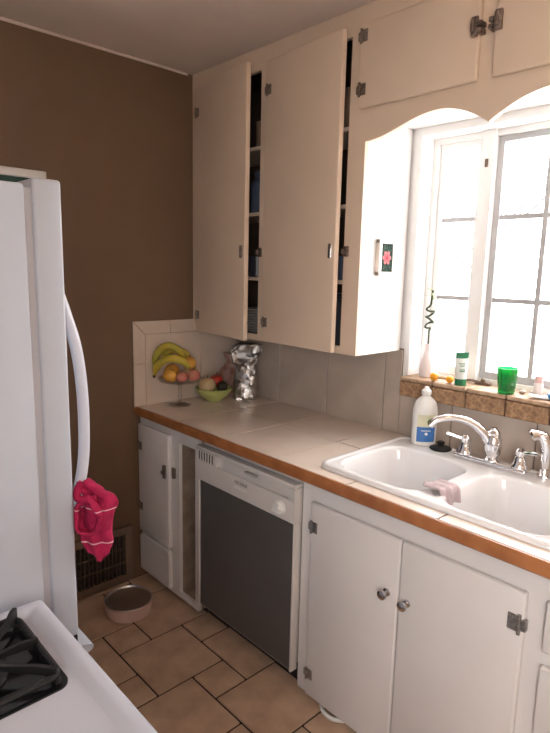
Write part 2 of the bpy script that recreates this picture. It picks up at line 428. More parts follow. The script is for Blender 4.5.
# ------------------------------------------------------------------ cabinets: shared bits
def hinge(parent, x, y, z, side, m='old_bronze', s=1.0):
    """surface hinge on a face looking to -x; side=+1: door lies towards -y"""
    b_ = new()
    bx(b_, x-.004, x, y, y-side*.026*s, z-.020*s, z+.020*s, .0015, 1)
    bx(b_, x-.004, x+.012, y+side*.002, y+side*.016*s, z-.014*s, z+.014*s, .0015, 1)
    tube(b_, [(x-.004, y+side*.001, z-.024*s), (x-.004, y+side*.001, z+.024*s)], .0045*s, 8)
    for dz in (-.011, .011): lathe_x(b_, x-.004, y-side*.017*s, z+dz*s, .003)
    return obj('hinge', b_, m, parent)
def lathe_x(bm, x, y, z, r):
    tube(bm, [(x+.001, y, z), (x-.0025, y, z)], r, 8)
def knob(parent, x, y, z, m='knob_chrome'):
    prof = [(0.0, 0), (.013, 0), (.013, .003), (.006, .007), (.006, .014), (.012, .019), (.0165, .025), (.015, .031), (.008, .0345), (0, .035)]
    b_ = lathe(new(), prof, n=20)
    bmesh.ops.transform(b_, matrix=Matrix.Translation((x, y, z)) @ Matrix.Rotation(-PI/2, 4, 'Y'), verts=b_.verts)
    return obj('knob', b_, m, parent)
XF = -0.60     # base face-frame plane; doors stand 20 mm proud
# -- far base cabinet with its door, lower panel and open slot
c1 = thing('base_cabinet', (-0.3, -0.245, 0), 'white narrow base cabinet in the corner by brown wall, with open slot', 'cabinet')
m = new()
bx(m, -0.604, -0.02, -0.02, -0.002, 0.03, 0.868); bx(m, -0.604, -0.02, -0.495, -0.475, 0.03, 0.868)
bx(m, -0.604, -0.02, -0.343, -0.328, 0.03, 0.868); bx(m, -0.604, -0.02, -0.475, -0.02, 0.03, 0.045); bx(m, -0.03, -0.02, -0.475, -0.02, 0.045, 0.868)
obj('carcass', m, 'raw_wood', c1)
XG = -0.622
m = new()
bx(m, XG, XG+.018, -0.345, -0.002, 0.03, 0.868); bx(m, XG, XG+.018, -0.498, -0.474, 0.03, 0.868)
bx(m, XG+.0005, XG+.0175, -0.475, -0.344, 0.80, 0.868); bx(m, XG+.0005, XG+.0175, -0.475, -0.344, 0.03, 0.055)
obj('face_frame', m, 'white_paint', c1)
XD = XG-.022
d = B('door', (XD, XG, -0.288, -0.012, 0.262, 0.825), 'white_paint', c1, .006, 3)
hinge(d, XD, -0.024, 0.715, 1); hinge(d, XD, -0.024, 0.40, 1)
m = new(); bx(m, XD-.012, XD, -0.272, -0.252, 0.612, 0.676, .003); bx(m, XD-.023, XD-.010, -0.268, -0.256, 0.635, 0.652, .003); obj('latch', m, 'old_bronze', d)
m = new(); bx(m, XG-.012, XG, -0.320, -0.298, 0.62, 0.672, .003); obj('latch_keeper', m, 'old_bronze', c1)
m = new()
prism(m, [(-.012, .05), (-.012, .235), (-.03, .250), (-.270, .250), (-.288, .235), (-.288, .05)], 'x', XG, XD)
bmesh.ops.bevel(m, geom=list(m.edges), offset=.005, segments=2, affect='EDGES')
obj('lower_panel', m, 'white_paint', c1)
B('toe_board', (-0.57, -0.555, -0.495, -0.002, 0.0, 0.03), 'toe_dark', c1)
# -- sink base cabinet
c2 = thing('base_cabinet', (-0.3, -1.55, 0), 'wide white base cabinet with two round chrome knobs under the sink', 'cabinet')
m = new()
bx(m, -0.58, -0.02, -1.145, -1.127, 0.07, 0.868); bx(m, -0.58, -0.02, -1.955, -1.937, 0.08, 0.868); bx(m, -0.58, -0.02, -1.937, -1.145, 0.08, 0.095)
bx(m, -0.03, -0.02, -1.937, -1.145, 0.095, 0.868)
obj('carcass', m, 'white_paint', c2)
m = new()
bx(m, XF, -0.58, -1.205, -1.118, 0.018, 0.868); bx(m, XF, -0.58, -1.955, -1.90, 0.018, 0.868)
bx(m, XF+.0005, -0.5805, -1.90, -1.205, 0.745, 0.868); bx(m, XF+.0005, -0.5805, -1.90, -1.205, 0.018, 0.07)
obj('face_frame', m, 'white_paint', c2)
d = B('door', (-0.622, XF, -1.552, -1.175, 0.032, 0.788), 'white_paint', c2, .007, 3)
hinge(d, -0.622, -1.186, 0.70, 1, 'grey_hinge'); hinge(d, -0.622, -1.186, 0.125, 1, 'grey_hinge'); knob(d, -0.621, -1.512, 0.600)
d = B('door', (-0.622, XF, -1.932, -1.556, 0.032, 0.788), 'white_paint', c2, .007, 3)
hinge(d, -0.622, -1.921, 0.70, -1, 'grey_hinge', 1.15); hinge(d, -0.622, -1.921, 0.125, -1, 'grey_hinge', 1.15); knob(d, -0.621, -1.586, 0.597)
B('toe_board', (-0.545, -0.53, -1.955, -1.127, 0.0, 0.08), 'toe_dark', c2)
# -- drawer cabinet
c3 = thing('base_cabinet', (-0.3, -2.33, 0), 'white base cabinet of drawers at the right edge of the photo', 'cabinet')
B('carcass', (-0.58, -0.02, -2.70, -1.958, 0.08, 0.868), 'white_paint', c3)
B('face_frame', (XF, -0.58, -2.70, -1.955, 0.018, 0.868), 'white_paint', c3)
for z0, z1 in ((0.652, 0.790), (0.415, 0.612), (0.235, 0.385), (0.07, 0.205)):
    d = B('drawer', (-0.622, XF, -2.42, -1.980, z0, z1), 'white_paint', c3, .007, 3); knob(d, -0.621, -2.2, (z0+z1)/2)
B('toe_board', (-0.545, -0.53, -2.70, -1.958, 0.0, 0.08), 'toe_dark', c3)

# ------------------------------------------------------------------ dishwasher
dw = thing('dishwasher', (-0.3, -0.81, 0), 'white built-in dishwasher with dark grey door panel and control knob', 'dishwasher')
Y1, Y0 = -0.502, -1.113
B('tub', (-0.60, -0.05, Y0+.01, Y1-.01, 0.10, 0.845), 'dishwasher_white', dw)
m = new()
bx(m, -0.635, -0.60, Y0, Y0+.010, 0.085, 0.685, .003, 2); bx(m, -0.635, -0.60, Y1-.022, Y1, 0.085, 0.685, .003, 2)
bx(m, -0.626, -0.601, Y0+.008, Y1-.02, 0.085, 0.092)
obj('door_frame', m, 'dishwasher_white', dw)
B('door_panel', (-0.630, -0.605, Y0+.009, Y1-.02, 0.091, 0.684), 'panel_grey', dw)
cp = new()
prism(cp, [(-.60, .686), (-.640, .686), (-.642, .735), (-.636, .768), (-.60, .768)], 'y', Y0, Y1)
cpo = obj('control_panel', cp, 'dishwasher_white', dw)
m = new()   # upper rail around the vent and the recessed pull
bx(m, -0.640, -0.60, Y0, Y1, 0.818, 0.834, .003); bx(m, -0.640, -0.60, Y0, Y0+.03, 0.7685, 0.8175); bx(m, -0.640, -0.60, Y1-.014, Y1, 0.7685, 0.8175)
bx(m, -0.640, -0.60, -0.648, -0.632, 0.7685, 0.8175); bx(m, -0.6165, -0.60, -0.648, Y1-.014, 0.7685, 0.8175)
obj('top_rail', m, 'dishwasher_white', dw)
m = new(); bx(m, -0.624, -0.602, Y0+.03, -0.648, 0.769, 0.8175); obj('pull_recess', m, 'dishwasher_white', dw)
m = new(); bx(m, -0.640, -0.622, -0.90, -0.83, 0.798, 0.806, .002); obj('door_latch', m, 'button_grey', dw)
for k in range(6):
    y = Y1-.020-k*.0185
    B('vent_slot', (-0.6375, -0.6165, y-.0165, y-.0015, 0.776, 0.812), 'black_plastic', dw)
    B('vent_rib', (-0.641, -0.6165, y-.0195, y-.0135, 0.769, 0.8175), 'dishwasher_white', dw)
for k in range(5):
    y = -0.775 - k*.016
    B('button', (-0.6435, -0.64, y-.012, y, 0.742, 0.756), 'button_grey', cpo, .001, 1)
B('logo_plate', (-0.6425, -0.640, -0.853, -0.772, 0.722, 0.732), 'soap_white', cpo, .0005, 1)
kb = lathe(new(), [(0, 0), (.030, 0), (.030, .004), (.024, .006), (.021, .018), (0, .019)], n=28)
bx(kb, -.006, .006, -.021, .021, .017, .026, .002, 1)
bmesh.ops.transform(kb, matrix=Matrix.Translation((-0.641, -1.04, 0.728)) @ Matrix.Rotation(-PI/2, 4, 'Y') @ Matrix.Rotation(.5, 4, 'Z'), verts=kb.verts)
obj('knob', kb, 'soap_white', cpo)
B('toe_panel', (-0.56, -0.54, Y0+.005, Y1-.005, 0.0, 0.10), 'black_plastic', dw)

# ------------------------------------------------------------------ countertop
ct = thing('countertop', (-0.32, -1.35, 0.87), 'beige tiled countertop with orange oak front edge', 'countertop')
HX0, HX1, HY0, HY1 = -0.572, -0.085, -1.975, -1.185   # hole for the sink
def minus(x0, x1, y0, y1):
    ix0, ix1, iy0, iy1 = max(x0, HX0), min(x1, HX1), max(y0, HY0), min(y1, HY1)
    if ix0 >= ix1 or iy0 >= iy1: return [[(x0, y0), (x1, y0), (x1, y1), (x0, y1)]]
    ax, bxx, ay, by = x0 < HX0, x1 > HX1, y0 < HY0, y1 > HY1
    out = []
    if ax and not bxx:
        if by: return [[(x0, y0), (HX0, y0), (HX0, HY1), (x1, HY1), (x1, y1), (x0, y1)]]
        if ay: return [[(x0, y0), (x1, y0), (x1, HY0), (HX0, HY0), (HX0, y1), (x0, y1)]]
        return [[(x0, y0), (HX0, y0), (HX0, y1), (x0, y1)]]
    if bxx and not ax:
        if by: return [[(HX1, y0), (x1, y0), (x1, y1), (x0, y1), (x0, HY1), (HX1, HY1)]]
        if ay: return [[(x0, y0), (x1, y0), (x1, y1), (HX1, y1), (HX1, HY0), (x0, HY0)]]
        return [[(HX1, y0), (x1, y0), (x1, y1), (HX1, y1)]]
    return out
m = new()
for p in ((-0.632, -0.013, -1.19, -0.013), (-0.632, -0.013, -2.70, -1.97)): bx(m, *p, 0.870, 0.9065)
bx(m, -0.632, -0.572, -1.97, -1.19, 0.870, 0.9065); bx(m, -0.085, -0.013, -1.97, -1.19, 0.870, 0.9065)
obj('substrate', m, 'light_grout', ct)
cxs = [-0.013, -0.311, -0.645]; cys = [-0.014, -0.36, -0.69, -1.02, -1.35, -1.68, -2.01, -2.34, -2.70]
q = 0.0034
for i in range(2):
    for j in range(len(cys)-1):
        for poly in minus(cxs[i+1]+q, cxs[i]-q, cys[j+1]+q, cys[j]-q):
            obj('counter_tile', prism(new(), poly, 'z', 0.9005, 0.910), 'counter_tile', ct)
m = new(); prism(m, [(-.633, .868), (-.652, .868), (-.657, .874), (-.6585, .895), (-.657, .905), (-.653, .9105), (-.649, .911), (-.6455, .910), (-.6455, .880), (-.633, .880)], 'y', -2.70, -0.003)
obj('wood_edge', m, 'oak_edge', ct)
ct2 = bpy.data.objects

# ------------------------------------------------------------------ sink
sink = thing('kitchen_sink', (-0.33, -1.58, 0.91), 'white double-bowl drop-in sink with rolled rim', 'sink')
def rrect(x0, x1, y0, y1, r, z, n=8):
    out = []
    for cx, cy, a0 in ((x1-r, y1-r, 0), (x0+r, y1-r, PI/2), (x0+r, y0+r, PI), (x1-r, y0+r, 1.5*PI)):
        for k in range(n+1):
            a = a0 + PI/2*k/n; out.append((cx+r*math.cos(a), cy+r*math.sin(a), z))
    return out
def ring(bm, pts): return [bm.verts.new(p) for p in pts]
def bridge(bm, A, B_):
    n = len(A)
    for k in range(n): bm.faces.new((A[k], A[(k+1) % n], B_[(k+1) % n], B_[k]))
SX0, SX1, SY0, SY1 = -0.590, -0.055, -1.995, -1.163
m = new()
r0 = ring(m, rrect(SX0, SX1, SY0, SY1, .05, .9105)); r1 = ring(m, rrect(SX0+.001, SX1-.001, SY0+.001, SY1-.001, .05, .919))
r2 = ring(m, rrect(SX0+.008, SX1-.008, SY0+.008, SY1-.008, .045, .9255)); r3 = ring(m, rrect(SX0+.016, SX1-.016, SY0+.016, SY1-.016, .04, .9255))
r4 = ring(m, rrect(SX0+.026, SX1-.026, SY0+.026, SY1-.026, .035, .921))
for A, B_ in ((r0, r1), (r1, r2), (r2, r3), (r3, r4)): bridge(m, A, B_)
YM = -1.580
def rrect4(x0, x1, y0, y1, rs, z, n=8):
    out = []
    for (cx, cy, a0), r in zip(((x1, y1, 0), (x0, y1, PI/2), (x0, y0, PI), (x1, y0, 1.5*PI)), rs):
        ox = cx-r if cx == x1 else cx+r; oy = cy-r if cy == y1 else cy+r
        for k in range(n+1):
            a = a0 + PI/2*k/n; out.append((ox+r*math.cos(a), oy+r*math.sin(a), z))
    return out
ex0, ex1, ey0, ey1 = SX0+.026, SX1-.026, SY0+.026, SY1-.026
for (y0, y1, h0, h1, rs) in ((-1.556, -1.200, YM, ey1, (.035, .035, .0004, .0004)), (-1.960, -1.604, ey0, YM, (.0004, .0004, .035, .035))):
    x0, x1 = -0.557, -0.180; rr = .09
    prev = ring(m, rrect4(ex0, ex1, h0, h1, rs, .921))
    for off, z, r in ((-.006, .921, rr+.006), (0, .9205, rr), (.004, .918, rr), (.008, .910, rr), (.013, .86, rr), (.022, .77, rr-.005), (.035, .735, rr-.012), (.06, .722, rr-.03), (.11, .718, .05)):
        Rg = ring(m, rrect(x0+off, x1-off, y0+off, y1-off, r, z)); bridge(m, prev, Rg); prev = Rg
    m.faces.new(prev)
obj('basin', m, 'porcelain', sink, ang=50)
for y in (-1.379, -1.782):
    m = lathe(new(), [(0, .7195), (.040, .7195), (.043, .722), (.036, .7235), (.030, .721), (0, .7208)], -0.374, y, 24)
    dr = obj('drain', m, 'steel', sink)
ZD = 0.9212   # sink deck
# faucet
fc = thing('faucet', (-0.118, -1.572, ZD), 'chrome two-handle faucet with arched spout on the sink deck', 'faucet')
m = new()
bx(m, -0.145, -0.091, -1.708, -1.440, ZD, ZD+.020, .008, 3)
obj('base_plate', m, 'chrome', fc)
d2 = Vector((math.cos(math.radians(132)), math.sin(math.radians(132)), 0)); P0 = Vector((-0.118, -1.577, 0))
pr = [(-.006, .968), (.010, 1.000), (.038, 1.040), (.085, 1.074), (.145, 1.088), (.198, 1.079), (.224, 1.056)]
path = smooth_path([P0 + d2*a_ + Vector((0, 0, z_)) for a_, z_ in pr], 6)
n_ = len(path); rad = [.0235 - .0115*min(1, (k/n_)*1.7) for k in range(n_)]
obj('spout', tube(new(), path, rad, 16), 'chrome', fc)
m = lathe(new(), [(.030, ZD+.017), (.030, ZD+.024), (.021, ZD+.03), (.027, ZD+.045), (.031, .985), (.029, 1.02), (.022, 1.034), (.023, 1.040), (.018, 1.048), (.012, 1.052), (.011, 1.058), (0, 1.060)], P0.x, P0.y, 24)
obj('spout_body', m, 'chrome', fc)
for y, dv in ((-1.474, Vector((-.42, .90, 0)).normalized()), (-1.676, Vector((-.25, -.95, 0)).normalized())):
    m = lathe(new(), [(.030, ZD+.019), (.030, ZD+.026), (.023, ZD+.036), (.020, ZD+.052), (.016, ZD+.060), (.019, ZD+.066), (.018, ZD+.078), (.009, ZD+.088), (0, ZD+.089)], -0.118, y, 20)
    hd = obj('handle', m, 'chrome', fc)
    p = Vector((-0.118, y, ZD+.073))
    obj('lever', tube(new(), [p+dv*.008, p+dv*.03+Vector((0, 0, .003)), p+dv*.052+Vector((0, 0, .008)), p+dv*.068+Vector((0, 0, .011))], [.0065, .006, .0075, .008], 10), 'chrome', hd)
# sprayer
spy = thing('sink_sprayer', (-0.10, -1.752, ZD), 'chrome pull-out side sprayer to the right of the faucet', 'sprayer')
obj('collar', lathe(new(), [(.026, ZD), (.026, ZD+.006), (.018, ZD+.012), (.015, ZD+.03), (.012, ZD+.032), (0, ZD+.032)], -0.10, -1.752, 20), 'chrome', spy)
q0 = Vector((-0.10, -1.752, 0)); dd = Vector((-.5, .86, 0)).normalized()
path = smooth_path([q0+Vector((0, 0, ZD+.028)), q0+Vector((0, 0, .985)), q0+Vector((0, 0, 1.03)), q0+dd*.012+Vector((0, 0, 1.058)), q0+dd*.034+Vector((0, 0, 1.064))], 5)
n_ = len(path); obj('wand', tube(new(), path, [.011+.010*math.sin(PI*min(1, k/n_*.9)) for k in range(n_)], 14), 'chrome', spy)
obj('spray_head', tube(new(), [q0+dd*.028+Vector((0, 0, 1.065)), q0+dd*.048+Vector((0, 0, 1.062)), q0+dd*.052+Vector((0, 0, 1.060))], [.018, .023, .019], 14), 'knob_chrome', spy)

# ------------------------------------------------------------------ upper cabinet (tall doors ajar)
UX = -0.305; UZ0 = 1.268
u1 = thing('wall_cabinet', (-0.16, -0.545, UZ0), 'tall cream wall cabinet with two doors standing ajar', 'cabinet')
m = new()
bx(m, UX+.02, -0.012, -0.020, -0.002, UZ0, H-.001); bx(m, UX+.02, -0.012, -1.087, -1.074, UZ0, H-.001)
bx(m, -0.022, -0.012, -1.074, -0.020, UZ0, H-.001); bx(m, UX+.02, -0.022, -1.074, -0.020, UZ0, UZ0+.018)
bx(m, UX+.02, -0.022, -1.074, -0.020, 2.47, 2.488); bx(m, UX+.03, -0.022, -0.540, -0.524, UZ0+.018, 2.47)
obj('carcass', m, 'shaded_interior', u1)  # dark colour stands for the shade behind the ajar doors
B('lit_side_panel', (UX+.0202, -0.0122, -1.090, -1.0872, UZ0, 2.165), 'trim_white', u1)  # white over the cream cabinet: window overexposure on this side painted in
m = new()
bx(m, UX, UX+.02, -0.055, -0.002, UZ0, H-.001, .002, 1); bx(m, UX, UX+.02, -0.585, -0.513, UZ0, H-.001, .002, 1); bx(m, UX, UX+.02, -1.090, -1.010, UZ0, H-.001)
for y0, y1 in ((-.5135, -.0545), (-1.0105, -.5845)):
    bx(m, UX+.0005, UX+.0195, y0, y1, 2.425, H-.001); bx(m, UX+.0005, UX+.0195, y0, y1, UZ0, UZ0+.028)
obj('face_frame', m, 'cream_paint', u1)
for z in (2.13, 1.845, 1.555):
    for y0, y1 in ((-0.524, -0.020), (-1.074, -0.540)): B('shelf', (UX+.035, -0.022, y0, y1, z-.016, z), 'cream_paint', u1)
def ajar(hy, W, ang, z0, z1, pull_z, pull_m):
    d = bpy.data.objects.new('tmp', None)
    m = bx(new(), -0.024, 0, -W, 0, z0, z1, .005, 3)
    R_ = Matrix.Translation((UX-.002, hy, 0)) @ Matrix.Rotation(-math.radians(ang), 4, 'Z')
    bmesh.ops.transform(m, matrix=R_, verts=m.verts)
    d = obj('door', m, 'cream_paint', u1)
    for z in (z0+.085, z1-.115):
        h = hinge(d, -0.024, -0.012, z, 1); h.data.transform(R_)
    m = new(); bx(m, -0.034, -0.024, -W+.012, -W+.030, pull_z-.028, pull_z+.028, .004, 3); bx(m, -0.030, -0.020, -W+.018, -W+.026, pull_z-.018, pull_z+.018)
    o = obj('pull', m, pull_m, d); o.data.transform(R_)
    return d
ajar(-0.068, 0.455, 7.5, 1.272, 2.438, 1.665, 'old_bronze')
ajar(-0.574, 0.442, 4.0, 1.275, 2.440, 1.665, 'knob_chrome')
for y in (-0.524, -1.024):
    m = new(); bx(m, UX-.010, UX, y-.012, y+.012, 1.645, 1.685, .003); bx(m, UX-.022, UX-.008, y+.002, y+.012, 1.655, 1.675, .002)
    obj('catch', m, 'old_bronze', u1)
bpy.data.objects.remove(bpy.data.objects['tmp']) if 'tmp' in bpy.data.objects else None

# ------------------------------------------------------------------ over-window cabinet and scalloped valance
u2 = thing('wall_cabinet', (-0.16, -1.56, 2.15), 'cream cabinet above the window with a scalloped valance', 'cabinet')
m = new(); bx(m, UX+.02, -0.002, -2.058, -1.0901, 2.155, 2.170); bx(m, -0.012, -0.002, -2.058, -1.094, 2.170, H-.001); bx(m, UX+.02, -0.012, -2.058, -1.094, 2.49, 2.505)
obj('carcass', m, 'cream_paint', u2)
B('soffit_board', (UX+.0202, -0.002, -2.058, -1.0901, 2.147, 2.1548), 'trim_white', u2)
prof = []
def arch(y0, y1, zl, za, zr, left_ogee, right_ogee):
    out = []
    N = 28
    for k in range(N+1):
        s_ = k/N; y = y0+(y1-y0)*s_
        if left_ogee:
            z = zl + (za-zl)*(1-math.cos(PI*min(1, s_/.62)))/2 if s_ < .62 else zr + (za-zr)*math.cos((s_-.62)/.38*PI/2)**0.9
        elif right_ogee:
            t_ = 1-s_
            z = zr + (za-zr)*(1-math.cos(PI*min(1, t_/.62)))/2 if t_ < .62 else zl + (za-zl)*math.cos((t_-.62)/.38*PI/2)**0.9
        out.append((y, z))
    return out
bot = arch(-1.093, -1.558, 2.055, 2.113, 2.045, True, False) + arch(-1.558, -2.058, 2.045, 2.113, 2.055, False, True)[1:]
poly = [(-1.0901, 2.19), (-1.0901, 2.055)] + bot + [(-2.058, 2.19)]
m = new()
prism(m, poly, 'x', UX, UX+.02)
obj('valance', m, 'cream_paint', u2)
m = new()
bx(m, UX, UX+.02, -2.058, -1.0901, 2.4252, H-.001); bx(m, UX, UX+.02, -2.058, -1.0901, 2.1900, 2.2148)
bx(m, UX, UX+.02, -1.582, -1.500, 2.2148, 2.4252); bx(m, UX, UX+.02, -2.058, -2.02, 2.215, 2.425); bx(m, UX, UX+.02, -1.13, -1.0901, 2.2148, 2.4252)
obj('face_frame', m, 'cream_paint', u2)
for y0, y1, hs, hy in ((-1.516, -1.064, 1, -1.072), (-2.035, -1.566, -1, -2.025)):
    d = B('door', (UX-.022, UX-.001, y0, y1, 2.166, 2.445), 'cream_paint', u2, .005, 3)
    for z in (2.228, 2.405): hinge(d, UX-.022, hy, z, hs)
    yl = y0+.012 if hs == 1 else y1-.012
    m = new(); sg = -hs
    bx(m, UX-.034, UX-.022, yl-.012, yl+.010, 2.288, 2.345, .004); bx(m, UX-.046, UX-.032, yl-.006, yl+.006, 2.298, 2.335, .004)
    for dz in (-.016, .004): bx(m, UX-.038, UX-.004, yl+sg*.012, yl+sg*.026, 2.316+dz-.006, 2.316+dz+.008, .002)
    obj('latch', m, 'old_bronze', d)
# right-hand wall cabinet, mostly outside the photo
u3 = thing('wall_cabinet', (-0.16, -2.4, UZ0), 'cream wall cabinet at the far side of the window, beyond the photo edge', 'cabinet')
B('carcass', (UX, -0.012, -2.70, -2.060, UZ0, H-.001), 'cream_paint', u3, .002, 1)
B('door', (UX-.022, UX-.001, -2.66, -2.115, 1.275, 2.440), 'cream_paint', u3, .005, 3)

# ------------------------------------------------------------------ things inside the ajar cabinet
def put(name, prof, loc, m, label, cat, group=None, n=24, **k):
    o = obj(name, lathe(new(), prof, n=n, **k), m); o.location = loc
    return tag(o, label, cat, group)
plate_prof = [(0, 0), (.06, 0), (.065, .003), (.108, .014), (.110, .017), (.105, .017), (.064, .006), (0, .006)]
me0 = None
ORD = ['bottom plate', 'second plate from the bottom', 'third plate from the bottom', 'fourth plate from the bottom', 'middle plate', 'fourth plate from the top', 'third plate from the top', 'second plate from the top', 'topmost plate']
for k in range(9):
    if me0 is None: me0 = finish(lathe(new(), plate_prof, n=32), 'dinner_plate')
    o = link('dinner_plate', me0, 'plate_white'); o.location = (-0.158, -0.40, 1.2862+k*.0125)
    tag(o, ORD[k] + ' of the stacked white plates behind the left ajar cabinet door', 'plate', 'dinner plates stacked in the cabinet')
mug = [(0, 0), (.036, 0), (.040, .004), (.041, .095), (.037, .095), (.036, .01), (0, .01)]
cont = [('mug', mug, (-0.23, -0.42, 1.555), 'mug_dark', 'dark mug on the shelf just above the stacked plates', 'mug'),
        ('storage_jar', [(0, 0), (.045, 0), (.047, .01), (.047, .13), (.03, .15), (.03, .16), (.034, .162), (.034, .185), (0, .186)], (-0.22, -0.43, 1.845), 'plate_blue', 'blue-grey jar on the middle shelf behind the left ajar door', 'jar'),
        ('food_can', [(0, 0), (.036, 0), (.037, .003), (.035, .006), (.035, .106), (.037, .109), (.036, .112), (0, .11)], (-0.22, -0.44, 2.13), 'can_tan', 'tan can on the top shelf behind the left ajar door', 'can'),
        ('storage_jar', [(0, 0), (.045, 0), (.047, .01), (.047, .16), (.03, .18), (.03, .19), (.034, .192), (.034, .215), (0, .216)], (-0.22, -0.95, 1.2862), 'mug_dark', 'dark jar on the cabinet floor behind the right ajar door', 'jar'),
        ('mug', mug, (-0.22, -0.96, 1.555), 'plate_blue', 'blue-grey mug on the lowest shelf behind the right ajar door', 'mug'),
        ('food_can', [(0, 0), (.036, 0), (.037, .003), (.035, .006), (.035, .146), (.037, .149), (.036, .152), (0, .15)], (-0.21, -0.95, 2.13), 'can_tan', 'tall tan can on the top shelf behind the right ajar door', 'can')]
for nm, pf, lc, mm, lb, ca in cont: put(nm, pf, lc, mm, lb, ca)

# ------------------------------------------------------------------ fridge
fr = thing('refrigerator', (-1.94, -0.89, 0), 'tall white refrigerator with bowed white door handle, left of the aisle', 'refrigerator')
FY0, FY1 = -1.30, -0.46
B('body', (-2.33, -1.592, FY0, FY1, 0.02, 1.742), 'fridge_skin', fr, .006, 2)
B('gasket', (-1.592, -1.577, FY0+.008, FY1-.008, 0.05, 1.735), 'fridge_seam', fr)
dr_ = B('door', (-1.577, -1.520, FY0, FY1, 0.757, 1.755), 'fridge_skin', fr, .007, 3)
fz = new()
prism(fz, [(-1.577, .06), (-1.520, .06), (-1.520, .690), (-1.508, .700), (-1.490, .706), (-1.486, .714), (-1.494, .721), (-1.52, .728), (-1.577, .732)], 'y', FY0, FY1)
obj('freezer_drawer', fz, 'fridge_skin', fr)
B('drawer_gap', (-1.577, -1.524, FY0+.001, FY1-.001, 0.732, 0.757), 'black_plastic', fr)
path = smooth_path([(-1.526, -1.272, 1.535), (-1.510, -1.272, 1.485), (-1.490, -1.272, 1.41), (-1.480, -1.272, 1.31), (-1.480, -1.272, 1.20), (-1.488, -1.272, 1.13), (-1.504, -1.272, 1.075), (-1.526, -1.272, 1.04)], 6)
obj('door_handle', tube(new(), path, .0125, 14), 'enamel', dr_)
B('top_hinge', (-1.66, -1.54, FY1-.08, FY1-.01, 1.7425, 1.765), 'fridge_seam', fr, .004)
B('toe_grille', (-1.62, -1.55, FY0+.02, FY1-.02, 0.0, 0.058), 'black_plastic', fr)

# pink towel tied on the fridge handle
TWO = Vector((-1.478, -1.292, 0.888))
tw = thing('hand_towel', TWO + Vector((-.003, .003, .042)), 'bright pink terry hand towel hanging from the fridge handle', 'towel')
tw.scale = (.84, .84, .84)
def towel_sheet(name, outline, bulge, seed, nu=26, fold=.010, thick=.007, freq=3.0):
    """outline: rows (z, left, right, depth) across the picture plane; a pleated sheet with real depth"""
    m = new(); rows = []
    zs_ = [r_[0] for r_ in outline]
    def lerp(z, c):
        for p_, q_ in zip(outline, outline[1:]):
            if p_[0] <= z <= q_[0]: t2 = (z-p_[0])/(q_[0]-p_[0]); t2 = t2*t2*(3-2*t2); return p_[c]+(q_[c]-p_[c])*t2
        return outline[-1][c]
    nv = 30
    for j in range(nv+1):
        z = zs_[0] + (zs_[-1]-zs_[0])*j/nv; l_, r_, d_ = lerp(z, 1), lerp(z, 2), lerp(z, 3); row = []
        for i in range(nu+1):
            u_ = i/nu; a_ = l_+(r_-l_)*u_
            b_ = d_ + bulge*math.sin(PI*u_) + fold*math.sin(u_*PI*2*freq + seed + z*18) + .005*noise.noise(Vector((a_*45, z*45, seed)))
            row.append(m.verts.new(RV*a_ + TV*b_ + Vector((0, 0, z + .006*math.sin(u_*6+seed)))))
        rows.append(row)
    for j in range(nv):
        for i in range(nu): m.faces.new((rows[j][i], rows[j][i+1], rows[j+1][i+1], rows[j+1][i]))
    o = obj(name, m, 'pink_terry', tw, inv=False, ang=180)
    so = o.modifiers.new('thickness', 'SOLIDIFY'); so.thickness = thick; so.offset = 0
    return o
towel_sheet('tail', [(.0, .018, .034, .0), (.02, -.006, .052, .002), (.05, -.022, .062, .004), (.085, -.024, .060, .006), (.13, -.020, .052, .004), (.17, -.012, .036, .0)], .014, .7, fold=.005, freq=2.2)
towel_sheet('back_layer', [(.03, -.010, .030, -.02), (.06, -.022, .052, -.02), (.11, -.022, .056, -.018), (.17, -.01, .04, -.014)], .006, 2.2, fold=.004)
towel_sheet('flap', [(.085, .004, .054, .012), (.11, -.002, .062, .016), (.14, .0, .070, .018), (.165, .004, .082, .014), (.178, .002, .078, .010), (.195, -.016, .046, .006), (.212, -.026, .018, .002), (.222, -.026, .008, .0)], .012, 3.4, fold=.005, freq=1.8)
# looped fold with a dark hollow in front
m = new(); rows = []
for k in range(33):
    a_ = 2*PI*k/32
    c = RV*(.008 + .026*math.cos(a_)*(1-.12*math.sin(a_))) + Vector((0, 0, .134+.043*math.sin(a_))) + TV*(.030+.006*math.sin(2*a_))
    row = []
    for q_ in range(9):
        t2 = q_/8*2-1
        row.append(m.verts.new(c + TV*(t2*.016) + (RV*math.cos(a_)+Vector((0, 0, math.sin(a_))))*(.010*(1-t2*t2) + .0025*math.sin(5*a_+t2))))
    rows.append(row)
for A, B_ in zip(rows, rows[1:]):
    for q_ in range(8): m.faces.new((A[q_], A[q_+1], B_[q_+1], B_[q_]))
o = obj('looped_fold', m, 'pink_terry', tw, inv=False, ang=180); so = o.modifiers.new('thickness', 'SOLIDIFY'); so.thickness = .008; so.offset = 0
fold = [RV*a_ + TV*b_ + Vector((0, 0, z_)) for a_, b_, z_ in ((-.012, .012, .218), (-.024, .016, .20), (-.020, .026, .18), (.006, .030, .178), (.03, .028, .184))]
obj('knot_fold', tube(new(), smooth_path(fold, 5), .0105, 10), 'pink_terry', tw, inv=False, ang=80)

